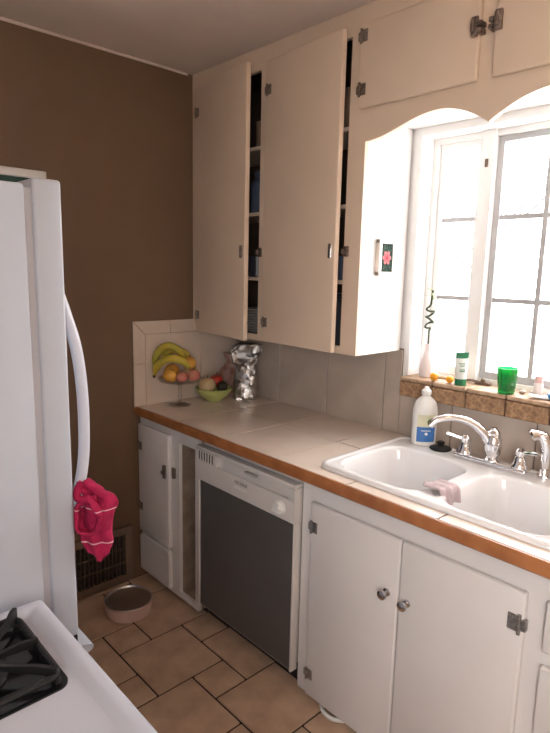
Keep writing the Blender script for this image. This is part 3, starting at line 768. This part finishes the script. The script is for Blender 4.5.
# ------------------------------------------------------------------ stove
st = thing('gas_stove', (-1.97, -1.72, 0), 'white gas stove with black burner wells in the foreground', 'stove')
TX1, TY1, TY0, TX0 = -1.612, -1.334, -2.10, -2.34
B('body', (TX0, -1.655, TY0+.004, TY1-.004, 0.02, 0.862), 'enamel', st, .004)
m = new()
zt = .905
o0 = ring(m, rrect(TX0, TX1, TY0, TY1, .012, .862, 5)); o1 = ring(m, rrect(TX0, TX1, TY0, TY1, .012, zt-.008, 5))
o2 = ring(m, rrect(TX0+.003, TX1-.003, TY0+.003, TY1-.003, .012, zt-.002, 5)); o3 = ring(m, rrect(TX0+.010, TX1-.010, TY0+.010, TY1-.010, .010, zt, 5))
o4 = ring(m, rrect(TX0+.026, TX1-.026, TY0+.026, TY1-.026, .010, zt-.001, 5)); o5 = ring(m, rrect(TX0+.038, TX1-.038, TY0+.038, TY1-.038, .010, zt-.013, 5))
for A, B_ in ((o0, o1), (o1, o2), (o2, o3), (o3, o4), (o4, o5)): bridge(m, A, B_)
m.faces.new(o0[::-1]); m.faces.new(o5)
obj('cooktop', m, 'enamel', st, ang=60)
zp = zt-.0125
def burner(cx, cy):
    m = new(); h = .118
    a0 = ring(m, rrect(cx-h, cx+h, cy-h, cy+h, .02, zp, 5)); a1 = ring(m, rrect(cx-h, cx+h, cy-h, cy+h, .02, zp+.004, 5))
    a2 = ring(m, rrect(cx-h+.012, cx+h-.012, cy-h+.012, cy+h-.012, .015, zp+.004, 5)); a3 = ring(m, rrect(cx-h+.03, cx+h-.03, cy-h+.03, cy+h-.03, .015, zp+.001, 5))
    for A, B_ in ((a0, a1), (a1, a2), (a2, a3)): bridge(m, A, B_)
    m.faces.new(a3)
    pan = obj('burner_pan', m, 'black_enamel', st)
    obj('burner_cap', lathe(new(), [(.052, zp+.001), (.050, zp+.010), (.040, zp+.014), (.040, zp+.020), (.034, zp+.024), (0, zp+.025)], cx, cy, 28), 'cast_iron', pan)
    gm = new(); g_ = .104; zr_ = zp+.018
    pts = rrect(cx-g_, cx+g_, cy-g_, cy+g_, .02, zr_, 4); tube(gm, pts+[pts[0]], .0065, 8, caps=False)
    for dx, dy in ((1, 1), (-1, 1), (1, -1), (-1, -1)):
        tube(gm, [(cx+dx*g_*.97, cy+dy*g_*.97, zp+.004), (cx+dx*g_*.97, cy+dy*g_*.97, zr_)], .006, 8)
    for k in range(8):
        a_ = k*PI/4; dx, dy = math.cos(a_), math.sin(a_); e_ = g_ if k % 2 == 0 else g_*1.36
        sv = Vector((-dy, dx, 0))*.0038; hi = .024 if k in (1, 3, 5) else .013
        prof_ = [(e_+.002, -.006), (e_+.002, hi), (e_-.012, hi+.001), (e_-.030, .016), (.034, .012), (.030, .004), (e_-.02, .0), (e_-.01, -.006)]
        A = [gm.verts.new(Vector((cx+dx*r_, cy+dy*r_, zr_+h_))+sv) for r_, h_ in prof_]; B_ = [gm.verts.new(Vector((cx+dx*r_, cy+dy*r_, zr_+h_))-sv) for r_, h_ in prof_]
        gm.faces.new(A); gm.faces.new(B_[::-1])
        for q_ in range(len(A)): gm.faces.new((A[q_], B_[q_], B_[(q_+1) % len(A)], A[(q_+1) % len(A)]))
    obj('grate', gm, 'cast_iron', st)
for cx in (-1.782, -2.13):
    for cy in (-1.487, -1.95): burner(cx, cy)
m = new(); bx(m, -1.645, -1.615, TY0+.01, TY1-.01, 0.20, 0.70, .006); od = obj('oven_door', m, 'enamel', st)
obj('oven_handle', tube(new(), [(-1.615, TY0+.1, .66), (-1.585, TY0+.1, .66), (-1.585, TY1-.1, .66), (-1.615, TY1-.1, .66)], .01, 10), 'black_plastic', od)
m = new(); bx(m, -1.645, -1.615, TY0+.01, TY1-.01, 0.71, 0.858, .006); cpn = obj('control_panel', m, 'enamel', st)
for k in range(5):
    kb = lathe(new(), [(0, 0), (.022, 0), (.020, .02), (0, .021)], n=20)
    bmesh.ops.transform(kb, matrix=Matrix.Translation((-1.615, TY0+.12+k*.13, .785)) @ Matrix.Rotation(PI/2, 4, 'Y'), verts=kb.verts); obj('knob', kb, 'black_plastic', cpn)
B('storage_drawer', (-1.645, -1.618, TY0+.01, TY1-.01, 0.05, 0.19), 'enamel', st, .006)
B('toe_base', (TX0+.02, -1.67, TY0+.02, TY1-.02, 0.0, 0.03), 'black_plastic', st)

# ------------------------------------------------------------------ heating register on the brown wall
vg = thing('wall_register', (-0.90, 0, 0.15), 'brown wall vent register near the floor beside the pink towel', 'vent')
VX0, VX1, VZ0, VZ1 = -1.14, -0.688, 0.004, 0.300
m = new(); t_ = .04
for e in ((VX0, VX1, VZ1-t_, VZ1), (VX0, VX1, VZ0, VZ0+t_)): bx(m, e[0], e[1], -.018, 0, e[2], e[3], .004)
for e in ((VX0, VX0+t_), (VX1-t_, VX1)): bx(m, e[0], e[1], -.0175, 0, VZ0+.01, VZ1-.01, .004)
obj('frame', m, 'vent_brown', vg)
B('backing', (VX0+t_-.002, VX1-t_+.002, -.004, 0, VZ0+t_-.002, VZ1-t_+.002), 'vent_dark', vg)
n_s = 18
for k in range(n_s):
    x = VX0+t_+ (VX1-VX0-2*t_)*(k+.5)/n_s
    m = new(); bx(m, -.0025, .0025, -.006, .006, VZ0+t_, VZ1-t_)
    bmesh.ops.transform(m, matrix=Matrix.Translation((x, -.0105, 0)) @ Matrix.Rotation(.5, 4, 'Z'), verts=m.verts)
    obj('louvre', m, 'old_bronze', vg)
for z in (.115, .19): B('cross_bar', (VX0+t_, VX1-t_, -.0175, -.0165, z-.003, z+.003), 'vent_brown', vg)

# ------------------------------------------------------------------ pet bowl
pb = thing('pet_bowl', (-0.838, -0.243, 0), 'steel pet bowl with pinkish rubber outside on the floor tiles', 'bowl')
obj('rubber_shell', lathe(new(), [(.090, 0), (.102, .004), (.106, .03), (.108, .058), (.104, .062), (.098, .058), (.094, .012), (.085, .008)], n=40), 'pink_rubber', pb, inv=False)
obj('steel_liner', lathe(new(), [(.1035, .0625), (.109, .066), (.108, .070), (.102, .069), (.094, .055), (.086, .020), (.076, .013), (0, .013)], n=40), 'steel', pb, inv=False)

# ------------------------------------------------------------------ picture above the fridge
pf = thing('framed_picture', (-1.42, -0.012, 1.55), 'pale framed dark green picture partly hidden behind the fridge top', 'picture')
m = new()
for e in ((-1.78, -1.045, 1.935, 1.968), (-1.78, -1.045, 1.28, 1.313)): bx(m, e[0], e[1], -.022, -.001, e[2], e[3], .004)
for e in ((-1.78, -1.747), (-1.078, -1.045)): bx(m, e[0], e[1], -.0215, -.001, 1.30, 1.95, .004)
obj('frame', m, 'trim_white', pf)
B('print', (-1.75, -1.076, -.010, -.002, 1.31, 1.937), 'green_print', pf)

# small flower picture on the cabinet side
fp = thing('small_picture', (-0.16, -1.0905, 1.574), 'small white frame with a pink flower on the cabinet side', 'picture')
m = new()
px0, px1, z0, z1 = -0.212, -0.108, 1.574, 1.716; yb, yf = -1.0905, -1.110; t_ = .017
for e in ((px0, px1, z1-t_, z1), (px0, px1, z0, z0+t_)): bx(m, e[0], e[1], yf, yb, e[2], e[3], .002)
for e in ((px0, px0+t_), (px1-t_, px1)): bx(m, e[0], e[1], yf+.0003, yb, z0+.004, z1-.004, .002)
obj('frame', m, 'pic_frame', fp)
o = B('flower_print', (px0+t_-.002, px1-t_+.002, yf+.003, yb, z0+t_-.002, z1-t_+.002), 'flower_print', fp)
cc = Vector(((px0+px1)/2, yf+.005, (z0+z1)/2)); o.data.transform(Matrix.Translation(-cc)); o.location = cc

# ------------------------------------------------------------------ fruit stand, bowl, bags
def at(c, a_, b_, z_): return Vector(c) + RV*a_ + TV*b_ + Vector((0, 0, z_))
CZ = 0.910
sc = Vector((-0.462, -0.112, CZ))
cs = thing('cake_stand', sc, 'clear glass pedestal stand holding bananas and mixed fruit', 'stand')
obj('foot', lathe(new(), [(0, 0), (.055, 0), (.056, .003), (.040, .007), (.015, .014), (.010, .020), (0, .02)], n=32), 'clear_glass', cs, inv=False)
obj('stem', lathe(new(), [(.010, .020), (.008, .035), (.013, .045), (.008, .055), (.009, .10), (.016, .114), (0, .115)], n=20), 'clear_glass', cs, inv=False)
obj('dish', lathe(new(), [(0, .115), (.05, .116), (.095, .126), (.108, .142), (.110, .142), (.098, .123), (.05, .112), (.012, .110)], n=40), 'clear_glass', cs, inv=False)
def sphere_prof(r, sq=1.0, dip=0.0, n=12):
    out = []
    for k in range(n+1):
        a_ = PI*k/n - PI/2; out.append((max(0, r*math.cos(a_)), r*sq*math.sin(a_)))
    out[0] = (0, out[0][1]+dip); out[-1] = (0, out[-1][1]-dip); return out
def fruit(name, c, r, m, label, sq=0.95, dip=.004, stem=True, cat='fruit'):
    t = thing(name, c, label, cat)
    obj('flesh', lathe(new(), sphere_prof(r, sq, dip), n=22), m, t, inv=False, ang=70)
    if stem: obj('stem', tube(new(), [(0, 0, r*sq-dip-.002), (.002, 0, r*sq+.006), (.004, .001, r*sq+.011)], [.0018, .0015, .002], 6), 'stem_brown', t, inv=False)
    return t
zd = .116+.001
def onstand(a_, b_, r, lift=0.0): return at(sc, a_, b_, zd + r + lift)
fruit('orange', onstand(-.036, .052, .036, .006), .036, 'orange_skin', 'orange under the bananas at the front of the glass stand', .95, .002)
fruit('peach', onstand(.020, .060, .030, .006), .030, 'apple_pink', 'pinkish peach at the front centre of the glass stand')
fruit('apple', onstand(.074, .028, .032, .010), .032, 'apple_pink', 'pink apple at the right of the glass stand')
fruit('pear', onstand(.050, -.040, .038, .010), .038, 'melon_pale', 'pale yellow fruit at the back right of the glass stand')
fruit('mango', onstand(-.045, -.045, .040, .006), .040, 'orange_skin', 'orange fruit at the back left of the glass stand')
fruit('plum', at(sc, .052, .018, .218), .033, 'orange_skin', 'orange-brown fruit on top of the pile beside the banana ends')
def banana(ctrl, r, label):
    t = thing('banana', ctrl[0], label, 'fruit', 'bananas on the glass stand')
    pts = smooth_path(ctrl, 6); n_ = len(pts)
    rad = [r*(.32+.68*min(1, math.sin(PI*min(max(k/(n_-1), .04), .96))*1.9)) for k in range(n_)]
    obj('peel', tube(new(), pts, rad, 7), 'banana', t, ang=60)
    e = pts[-1]; dv = (pts[-1]-pts[-2]).normalized()
    obj('stem', tube(new(), [e-dv*.004, e+dv*.016], [r*.42, r*.34], 7), 'banana_tip', t)
    e = pts[0]; dv = (pts[0]-pts[1]).normalized()
    obj('tip', tube(new(), [e-dv*.003, e+dv*.006], [r*.36, r*.2], 7), 'banana_tip', t)
# arcs over the fruit: left end low, humped, right end over the middle
banana([at(sc, .030, -.020, .222), at(sc, .0, -.002, .272), at(sc, -.045, .008, .298), at(sc, -.090, .004, .282), at(sc, -.120, -.006, .236), at(sc, -.128, -.012, .180)], .018, 'topmost banana arching over the fruit on the glass stand')
banana([at(sc, .060, .075, .205), at(sc, .030, .088, .238), at(sc, -.015, .094, .250), at(sc, -.062, .080, .236), at(sc, -.102, .054, .198), at(sc, -.116, .040, .160)], .019, 'front banana lying lower across the glass stand')
banana([at(sc, .050, -.075, .218), at(sc, .012, -.066, .256), at(sc, -.04, -.060, .268), at(sc, -.085, -.058, .246), at(sc, -.112, -.060, .204), at(sc, -.122, -.062, .160)], .017, 'rear banana behind the topmost one on the glass stand')
gb = Vector((-0.268, -0.135, CZ))
o = obj('fruit_bowl', lathe(new(), [(0, 0), (.036, 0), (.038, .004), (.068, .026), (.090, .052), (.096, .068), (.093, .069), (.086, .053), (.064, .029), (.034, .010), (0, .008)], n=40), 'lime_bowl'); o.location = gb
tag(o, 'lime green bowl of fruit beside the glass stand on the counter', 'bowl')
fruit('melon', at(gb, -.030, .026, .084), .044, 'melon_pale', 'pale yellow round fruit at the front of the green bowl')
fruit('tomato', at(gb, .010, -.032, .098), .038, 'apple_red', 'red tomato at the back of the green bowl', .85)
t = thing('avocado', at(gb, .046, .014, .076), 'dark avocado at the right of the green bowl', 'fruit', rz=.6)
obj('skin', lathe(new(), [(0, -.028), (.018, -.024), (.026, -.008), (.026, .006), (.019, .022), (.008, .030), (0, .031)], n=18, sx=1.4), 'avocado', t, inv=False, ang=70)
obj('stem', tube(new(), [(0, 0, .029), (0, 0, .034)], .0025, 6), 'stem_brown', t, inv=False)
# foil coffee bag
fb = thing('foil_bag', (-0.112, -0.205, CZ), 'crumpled silver foil bag standing in the counter corner', 'bag', rz=math.atan2(-.684, .73))
def bag(levels, seed, amp, n=56):
    m = new(); rows = []
    fine = [tuple(p_[i]+(q_[i]-p_[i])*k/3 for i in range(5)) for p_, q_ in zip(levels, levels[1:]) for k in range(3)] + [levels[-1]]
    for z, wx, wy, ox, oy in fine:
        row = []
        for k in range(n):
            a_ = 2*PI*k/n; c_, s_ = math.cos(a_), math.sin(a_)
            x = wx*math.copysign(abs(c_)**.6, c_); y = wy*math.copysign(abs(s_)**.6, s_)
            p = Vector((x+ox, y+oy, z)); q_ = noise.noise_vector(p*26+Vector((seed, seed, 0)))*amp*.7 + noise.noise_vector(p*60+Vector((seed, 0, seed)))*amp*.35
            if z < .001: q_.z = 0
            row.append(m.verts.new(p+q_))
        rows.append(row)
    for A, B_ in zip(rows, rows[1:]): bridge(m, A, B_)
    m.faces.new(rows[0][::-1]); m.faces.new(rows[-1]); return m
obj('pouch', bag([(0, .056, .032, 0, 0), (.015, .062, .036, 0, 0), (.05, .063, .037, .0, 0), (.09, .062, .036, .002, 0), (.13, .060, .032, .004, 0), (.17, .057, .026, .008, 0), (.205, .056, .018, .012, 0), (.23, .056, .012, .016, 0)], 3.0, .016), 'foil', fb, inv=False, ang=18)
obj('folded_top', bag([(.185, .058, .026, .006, .0), (.205, .070, .028, -.004, .002), (.235, .080, .022, -.004, -.004), (.265, .076, .014, .008, -.008), (.29, .060, .008, .022, -.010), (.305, .040, .003, .03, -.010)], 8.0, .020), 'foil', fb, inv=False, ang=18)
bb = thing('plastic_bag', (-0.118, -0.068, CZ), 'reddish brown plastic bag behind the foil bag in the corner', 'bag', rz=math.atan2(-.684, .73))
obj('pouch', bag([(0, .045, .03, 0, 0), (.02, .05, .034, 0, 0), (.08, .054, .034, 0, 0), (.12, .052, .03, 0, 0), (.15, .042, .024, .005, 0), (.175, .030, .014, .012, 0)], 5.0, .012), 'brown_bag', bb, inv=False, ang=30)
obj('gathered_top', bag([(.172, .029, .012, .012, 0), (.19, .022, .010, .014, 0), (.21, .040, .008, .018, 0), (.228, .046, .004, .02, 0)], 9.0, .008), 'brown_bag', bb, inv=False, ang=30)

# ------------------------------------------------------------------ sink-side things
ang_c = math.atan2(-.684, .73)
sb = thing('soap_bottle', (-0.090, -1.280, ZD), 'white dish soap bottle with blue label standing behind the sink', 'bottle', rz=ang_c)
def bprof(s=1.0): return [(0, 0), (.042, 0), (.047, .004), (.049, .03), (.049, .09), (.0495, .12), (.047, .150), (.040, .172), (.028, .186), (.016, .194), (.013, .200), (.013, .206)]
obj('body', lathe(new(), bprof()+[(0, .206)], n=40, sy=.66), 'soap_white', sb, inv=False)
obj('cap', lathe(new(), [(.017, .200), (.019, .202), (.019, .216), (.015, .221), (.010, .224), (.009, .230), (.006, .232), (0, .232)], n=24), 'soap_white', sb, inv=False)
def patch(name, a0, a1, z0, z1, m_, off=.0008, n=14, round_=False):
    b_ = new(); rows = []
    def rad(z):
        pr = bprof()
        for (r0, za), (r1, zb) in zip(pr, pr[1:]):
            if za <= z <= zb and zb > za: return r0+(r1-r0)*(z-za)/(zb-za)
        return .049
    if round_:
        c = []; am, zm = (a0+a1)/2, (z0+z1)/2
        for k in range(20):
            t2 = 2*PI*k/20; a_ = am+(a1-a0)/2*math.cos(t2); z = zm+(z1-z0)/2*math.sin(t2); r = rad(z)+off
            c.append(b_.verts.new((r*math.cos(a_), (r*math.sin(a_))*.66, z)))
        b_.faces.new(c)
    else:
        for q_ in range(5):
            z = z0+(z1-z0)*q_/4; r = rad(z)+off
            rows.append([b_.verts.new((r*math.cos(a0+(a1-a0)*k/n), r*math.sin(a0+(a1-a0)*k/n)*.66, z)) for k in range(n+1)])
        for A, B_ in zip(rows, rows[1:]):
            for k in range(n): b_.faces.new((A[k], A[k+1], B_[k+1], B_[k]))
    return obj(name, b_, m_, sb, inv=False)
F = -PI/2
patch('cream_label', F-.75, F+.75, .077, .125, 'label_cream')
lb_ = patch('blue_label', F-.78, F+.78, .016, .076, 'label_blue')
patch('leaf_emblem', F+.05, F+.62, .082, .110, 'leaf_green', .0016, round_=True)
patch('printed_flower', F-.12, F+.12, .043, .055, 'print_white', .0016, round_=True)
patch('printed_line', F-.40, F+.35, .060, .063, 'print_white', .0016)
# stopper
stp = thing('sink_stopper', (-0.098, -1.362, ZD), 'black rubber sink stopper lying behind the left bowl', 'stopper')
obj('disc', lathe(new(), [(0, 0), (.038, 0), (.042, .003), (.040, .007), (.026, .011), (.021, .013), (0, .013)], n=32), 'rubber_black', stp, inv=False)
obj('grip', lathe(new(), [(.012, .012), (.010, .018), (.015, .023), (.016, .028), (.012, .031), (0, .031)], n=20), 'rubber_black', stp, inv=False)
# dishcloth over the divider
m = new(); nx, nyy = 16, 22; grid = []
for i in range(nx+1):
    row = []
    u_ = i/nx; x = -0.042+.084*u_
    for j in range(nyy+1):
        v_ = j/nyy*2-1            # -1 left bowl .. 1 right bowl
        s_ = v_*.056+.026
        flat_ = .030
        if abs(s_) < flat_: y, z = -s_, .0125
        else:
            o_ = abs(s_)-flat_; y = -math.copysign(flat_+.004*min(1, o_/.01)+.10*o_, s_); z = .0125-o_*.95
        z += .0022*math.sin(u_*17+v_*2) + .0012*math.sin(u_*31) + .002
        y += .006*math.sin(u_*9+v_)*(abs(v_))
        row.append(m.verts.new((x, y-.02*(u_-.5), z)))
    grid.append(row)
for i in range(nx):
    for j in range(nyy): m.faces.new((grid[i][j], grid[i+1][j], grid[i+1][j+1], grid[i][j+1]))
dcl = obj('dishcloth', m, 'dishcloth', ang=80); dcl.location = (-0.470, -1.582, .9215)
so = dcl.modifiers.new('thickness', 'SOLIDIFY'); so.thickness = .004; so.offset = 1
tag(dcl, 'pinkish striped dishcloth draped over the sink divider', 'cloth')

# ------------------------------------------------------------------ window-sill things
SZ = 1.165
vs = thing('bud_vase', (0.040, -1.192, SZ), 'slim white bud vase on the sill at the left of the window', 'vase')
obj('body', lathe(new(), [(0, 0), (.026, 0), (.029, .004), (.029, .05), (.026, .072), (.015, .098), (.011, .112), (.0115, .135), (.013, .138), (.010, .138), (.009, .11), (0, .10)], n=28), 'vase_white', vs, inv=False)
bmb = thing('lucky_bamboo', (0.040, -1.192, SZ+.102), 'curly green bamboo stalk with small leaves in the bud vase', 'plant')
ctrl = [(0, 0, .0), (0, 0, .05), (.0, 0, .085)]
for k in range(0, 26):
    a_ = k*.62; r = .017*min(1, k/5)
    p = RV*(r*math.cos(a_)) + TV*(r*math.sin(a_)*.6); ctrl.append((p.x, p.y, .09+k*.0036 + .004*math.sin(k)))
ctrl += [(0, 0, .195), (.0, -.004, .225), (0, -.006, .255)]
obj('stalk', tube(new(), smooth_path(ctrl, 4), .0040, 7), 'bamboo', bmb, inv=False, ang=60)
for k, (a_, l_) in enumerate(((.3, .05), (2.2, .045), (3.6, .05), (5.0, .04), (1.2, .04))):
    m = new(); z = .215+.009*k; pts = []
    dv = Vector((math.cos(a_), math.sin(a_), 0)); sv = Vector((-dv.y, dv.x, 0))
    L = [(0, .0015), (.3, .005), (.6, .0045), (1, .0005)]; A = []; B_ = []
    for s_, w_ in L:
        c = Vector((0, -.005, z)) + dv*(l_*s_) + Vector((0, 0, .03*s_-.02*s_*s_))
        A.append(m.verts.new(c+sv*w_)); B_.append(m.verts.new(c-sv*w_))
    for i in range(3): m.faces.new((A[i], A[i+1], B_[i+1], B_[i]))
    lo = obj('leaf', m, 'bamboo_leaf', bmb, inv=False); so = lo.modifiers.new('thickness', 'SOLIDIFY'); so.thickness = .0008
ty = thing('toy', (-0.015, -1.305, SZ), 'small tan stick toy with orange knobs at both ends, on sill', 'toy')
ea, eb = Vector((-.006, .038, .018)), Vector((.006, -.024, .015))
obj('stick', tube(new(), [ea, (ea+eb)/2+Vector((0, 0, .002)), eb], [.006, .007, .006], 10), 'toy_cream', ty, inv=False)
for e, r in ((ea, .019), (eb, .016)):
    m = lathe(new(), sphere_prof(r, .9, 0, 10), n=16, fn=lambda a_, rr, z: rr*(1+.10*math.sin(5*a_))); o = obj('knob', m, 'orange_plastic', ty, inv=False, ang=70); o.location = e
tb = thing('cream_tube', (-0.012, -1.376, SZ), 'pale lotion tube with green cap and green crimped top, on sill', 'tube', rz=ang_c)
obj('cap', lathe(new(), [(0, 0), (.021, 0), (.022, .002), (.022, .026), (0, .027)], n=24, sy=.85), 'tube_green', tb, inv=False)
def tubeb(z0, z1, n=24):
    m = new(); rows = []
    for k in range(7):
        z = z0+(z1-z0)*k/6; t2 = (z-.026)/(.128-.026); rx = .0215+.0045*t2; ry = .0185*(1-t2)+.0015
        rows.append([m.verts.new((rx*math.cos(2*PI*q_/n), ry*math.sin(2*PI*q_/n), z)) for q_ in range(n)])
    for A, B_ in zip(rows, rows[1:]): bridge(m, A, B_)
    m.faces.new(rows[0][::-1]); m.faces.new(rows[-1]); return m
obj('tube_body', tubeb(.0265, .105), 'tube_white', tb, inv=False)
obj('crimped_top', tubeb(.105, .128), 'tube_green', tb, inv=False)
m = new()
for k, (zz, ww) in enumerate(((.085, .024), (.077, .018), (.062, .022), (.056, .020))):
    t2 = (zz-.026)/.102; ry = .0185*(1-t2)+.0015; bx(m, -ww/2, ww/2, -ry-.0006, -ry+.002, zz-.0015, zz+.0015)
obj('printed_lines', m, 'tube_green', tb, inv=False)
gl = obj('tumbler', lathe(new(), [(0, 0), (.030, 0), (.033, .003)] + [(.033+.010*k/12 + (.0010 if k % 2 else -.0006), .004+.100*k/12) for k in range(1, 13)] + [(.0435, .107), (.0405, .107), (.031, .012), (0, .010)], n=40), 'green_glass', ang=50)
gl.location = (-0.012, -1.558, SZ); gl.scale = (.86, .86, .88); tag(gl, 'ribbed green glass tumbler on the tiled window sill', 'glass')
pk = thing('pink_bottle', (0.045, -1.648, SZ), 'small pale pink bottle on the sill right of the green glass', 'bottle')
obj('body', lathe(new(), [(0, 0), (.015, 0), (.016, .002), (.016, .042), (.012, .048), (0, .048)], n=24), 'vase_white', pk, inv=False)
obj('cap', lathe(new(), [(.014, .0475), (.014, .070), (.012, .072), (0, .072)], n=24), 'pink_plastic', pk, inv=False)
tp = thing('paste_tube', (0.0, -1.69, SZ), 'white and blue squeezed tube lying at the sill right end', 'tube', rz=-1.15)
m = new(); rows = []
for k in range(8):
    t2 = k/7; ry = .020; rz_ = .011*(1-t2)+.0012
    rows.append([m.verts.new((-.05+.10*t2, ry*math.cos(2*PI*q_/18), .012*(1-t2)+.0015+ .03*max(0, t2-.6) + rz_*math.sin(2*PI*q_/18))) for q_ in range(18)])
for A, B_ in zip(rows, rows[1:]): bridge(m, A, B_)
m.faces.new(rows[0][::-1]); m.faces.new(rows[-1])
bmesh.ops.transform(m, matrix=Matrix.Rotation(PI, 4, 'Z'), verts=m.verts)
obj('tube_body', m, 'print_white', tp, inv=False)
obj('cap', tube(new(), [(.050, 0, .0125), (.07, 0, .0125)], .011, 14), 'blue_plastic', tp, inv=False)
bx_ = new(); bx(bx_, .008, .048, -.0225, .0225, .003, .0255, .008); obj('blue_band', bx_, 'blue_plastic', tp, inv=False)
wc = thing('window_crank', (0.066, -1.43, SZ), 'dark metal window crank lying at the foot of the sash', 'crank')
obj('bracket', bx(new(), -.012, .012, -.03, .03, 0, .012, .003), 'mullion_brown', wc, inv=False)
obj('crank_arm', tube(new(), smooth_path([(0, .02, .010), (-.015, .045, .014), (-.02, .075, .010), (-.012, .09, .018)], 4), .0045, 8), 'mullion_brown', wc, inv=False)
obj('crank_knob', lathe(new(), sphere_prof(.009), n=12), 'mullion_brown', wc, inv=False).location = (-.002, .0, .018)
for (x, y, r, lb2) in ((0.03, -1.60, .012, 'brown pebble on the sill nearest the green glass'), (0.055, -1.625, .010, 'small brown pebble on the sill next to the pink bottle')):
    o = obj('pebble', lathe(new(), sphere_prof(r, .6, 0, 8), n=12, sx=1.4), 'pebble', ang=70); o.location = (x, y, SZ+r*.6); tag(o, lb2, 'pebble')
# white hose at the cabinet foot
hs = obj('hose', tube(new(), smooth_path([(-.56, -1.22, .010), (-.60, -1.245, .009), (-.618, -1.28, .009), (-.612, -1.32, .009), (-.575, -1.36, .009)], 5), .008, 10), 'soap_white')
tag(hs, 'short white hose on the floor under the sink cabinet door', 'hose')

# ------------------------------------------------------------------ ceiling lamp behind the photographer
emit_mat('lamp_glow', (1.0, 0.72, 0.48), 6.0)
lp = thing('ceiling_lamp', (-1.25, -2.75, H), 'round ceiling lamp glowing warm, behind the photographer', 'lamp')
obj('canopy', lathe(new(), [(0, H-.001), (.09, H-.001), (.09, H-.02), (.07, H-.03), (0, H-.03)], -1.25, -2.75, 28), 'lamp_metal', lp)
obj('globe', lathe(new(), [(0, H-.0305), (.06, H-.031), (.13, H-.06), (.15, H-.09), (.12, H-.125), (.05, H-.145), (0, H-.148)], -1.25, -2.75, 32), 'lamp_glow', lp)

# ------------------------------------------------------------------ outside
gr = B('ground_outside', (0.3, 30, -20, 18, -1.2, -1.0), 'snow_ground'); struct(gr)
gr2 = B('ground_outside', (-20, XL-.3, -20, 10, -1.2, -1.0), 'snow_ground'); struct(gr2)
tr = thing('bare_tree', (9.0, 3.2, -1.0), 'bare winter tree faint outside the window', 'tree')
rnd = random.Random(3)
m = new(); tube(m, [(9, 3.2, -1.0), (9.05, 3.25, 1.0), (9.0, 3.3, 2.5)], [.12, .09, .06], 8); obj('trunk', m, 'bark', tr)
m = new()
def branch(p, d, l, r, dep):
    e = p + d*l; tube(m, [p, p+d*l*.5+Vector((0, 0, .04*l)), e], [r, r*.8, r*.6], 5)
    if dep == 0: return
    for _ in range(3):
        nd = (d + Vector((rnd.uniform(-.8, .8), rnd.uniform(-.8, .8), rnd.uniform(-.3, .7)))).normalized(); branch(p+d*l*rnd.uniform(.5, 1), nd, l*.65, r*.55, dep-1)
for k in range(6):
    a_ = k*1.05; branch(Vector((9.0, 3.27, 1.2+.22*k)), Vector((math.cos(a_), math.sin(a_), .6)).normalized(), 1.1, .03, 3)
obj('branches', m, 'bark', tr)
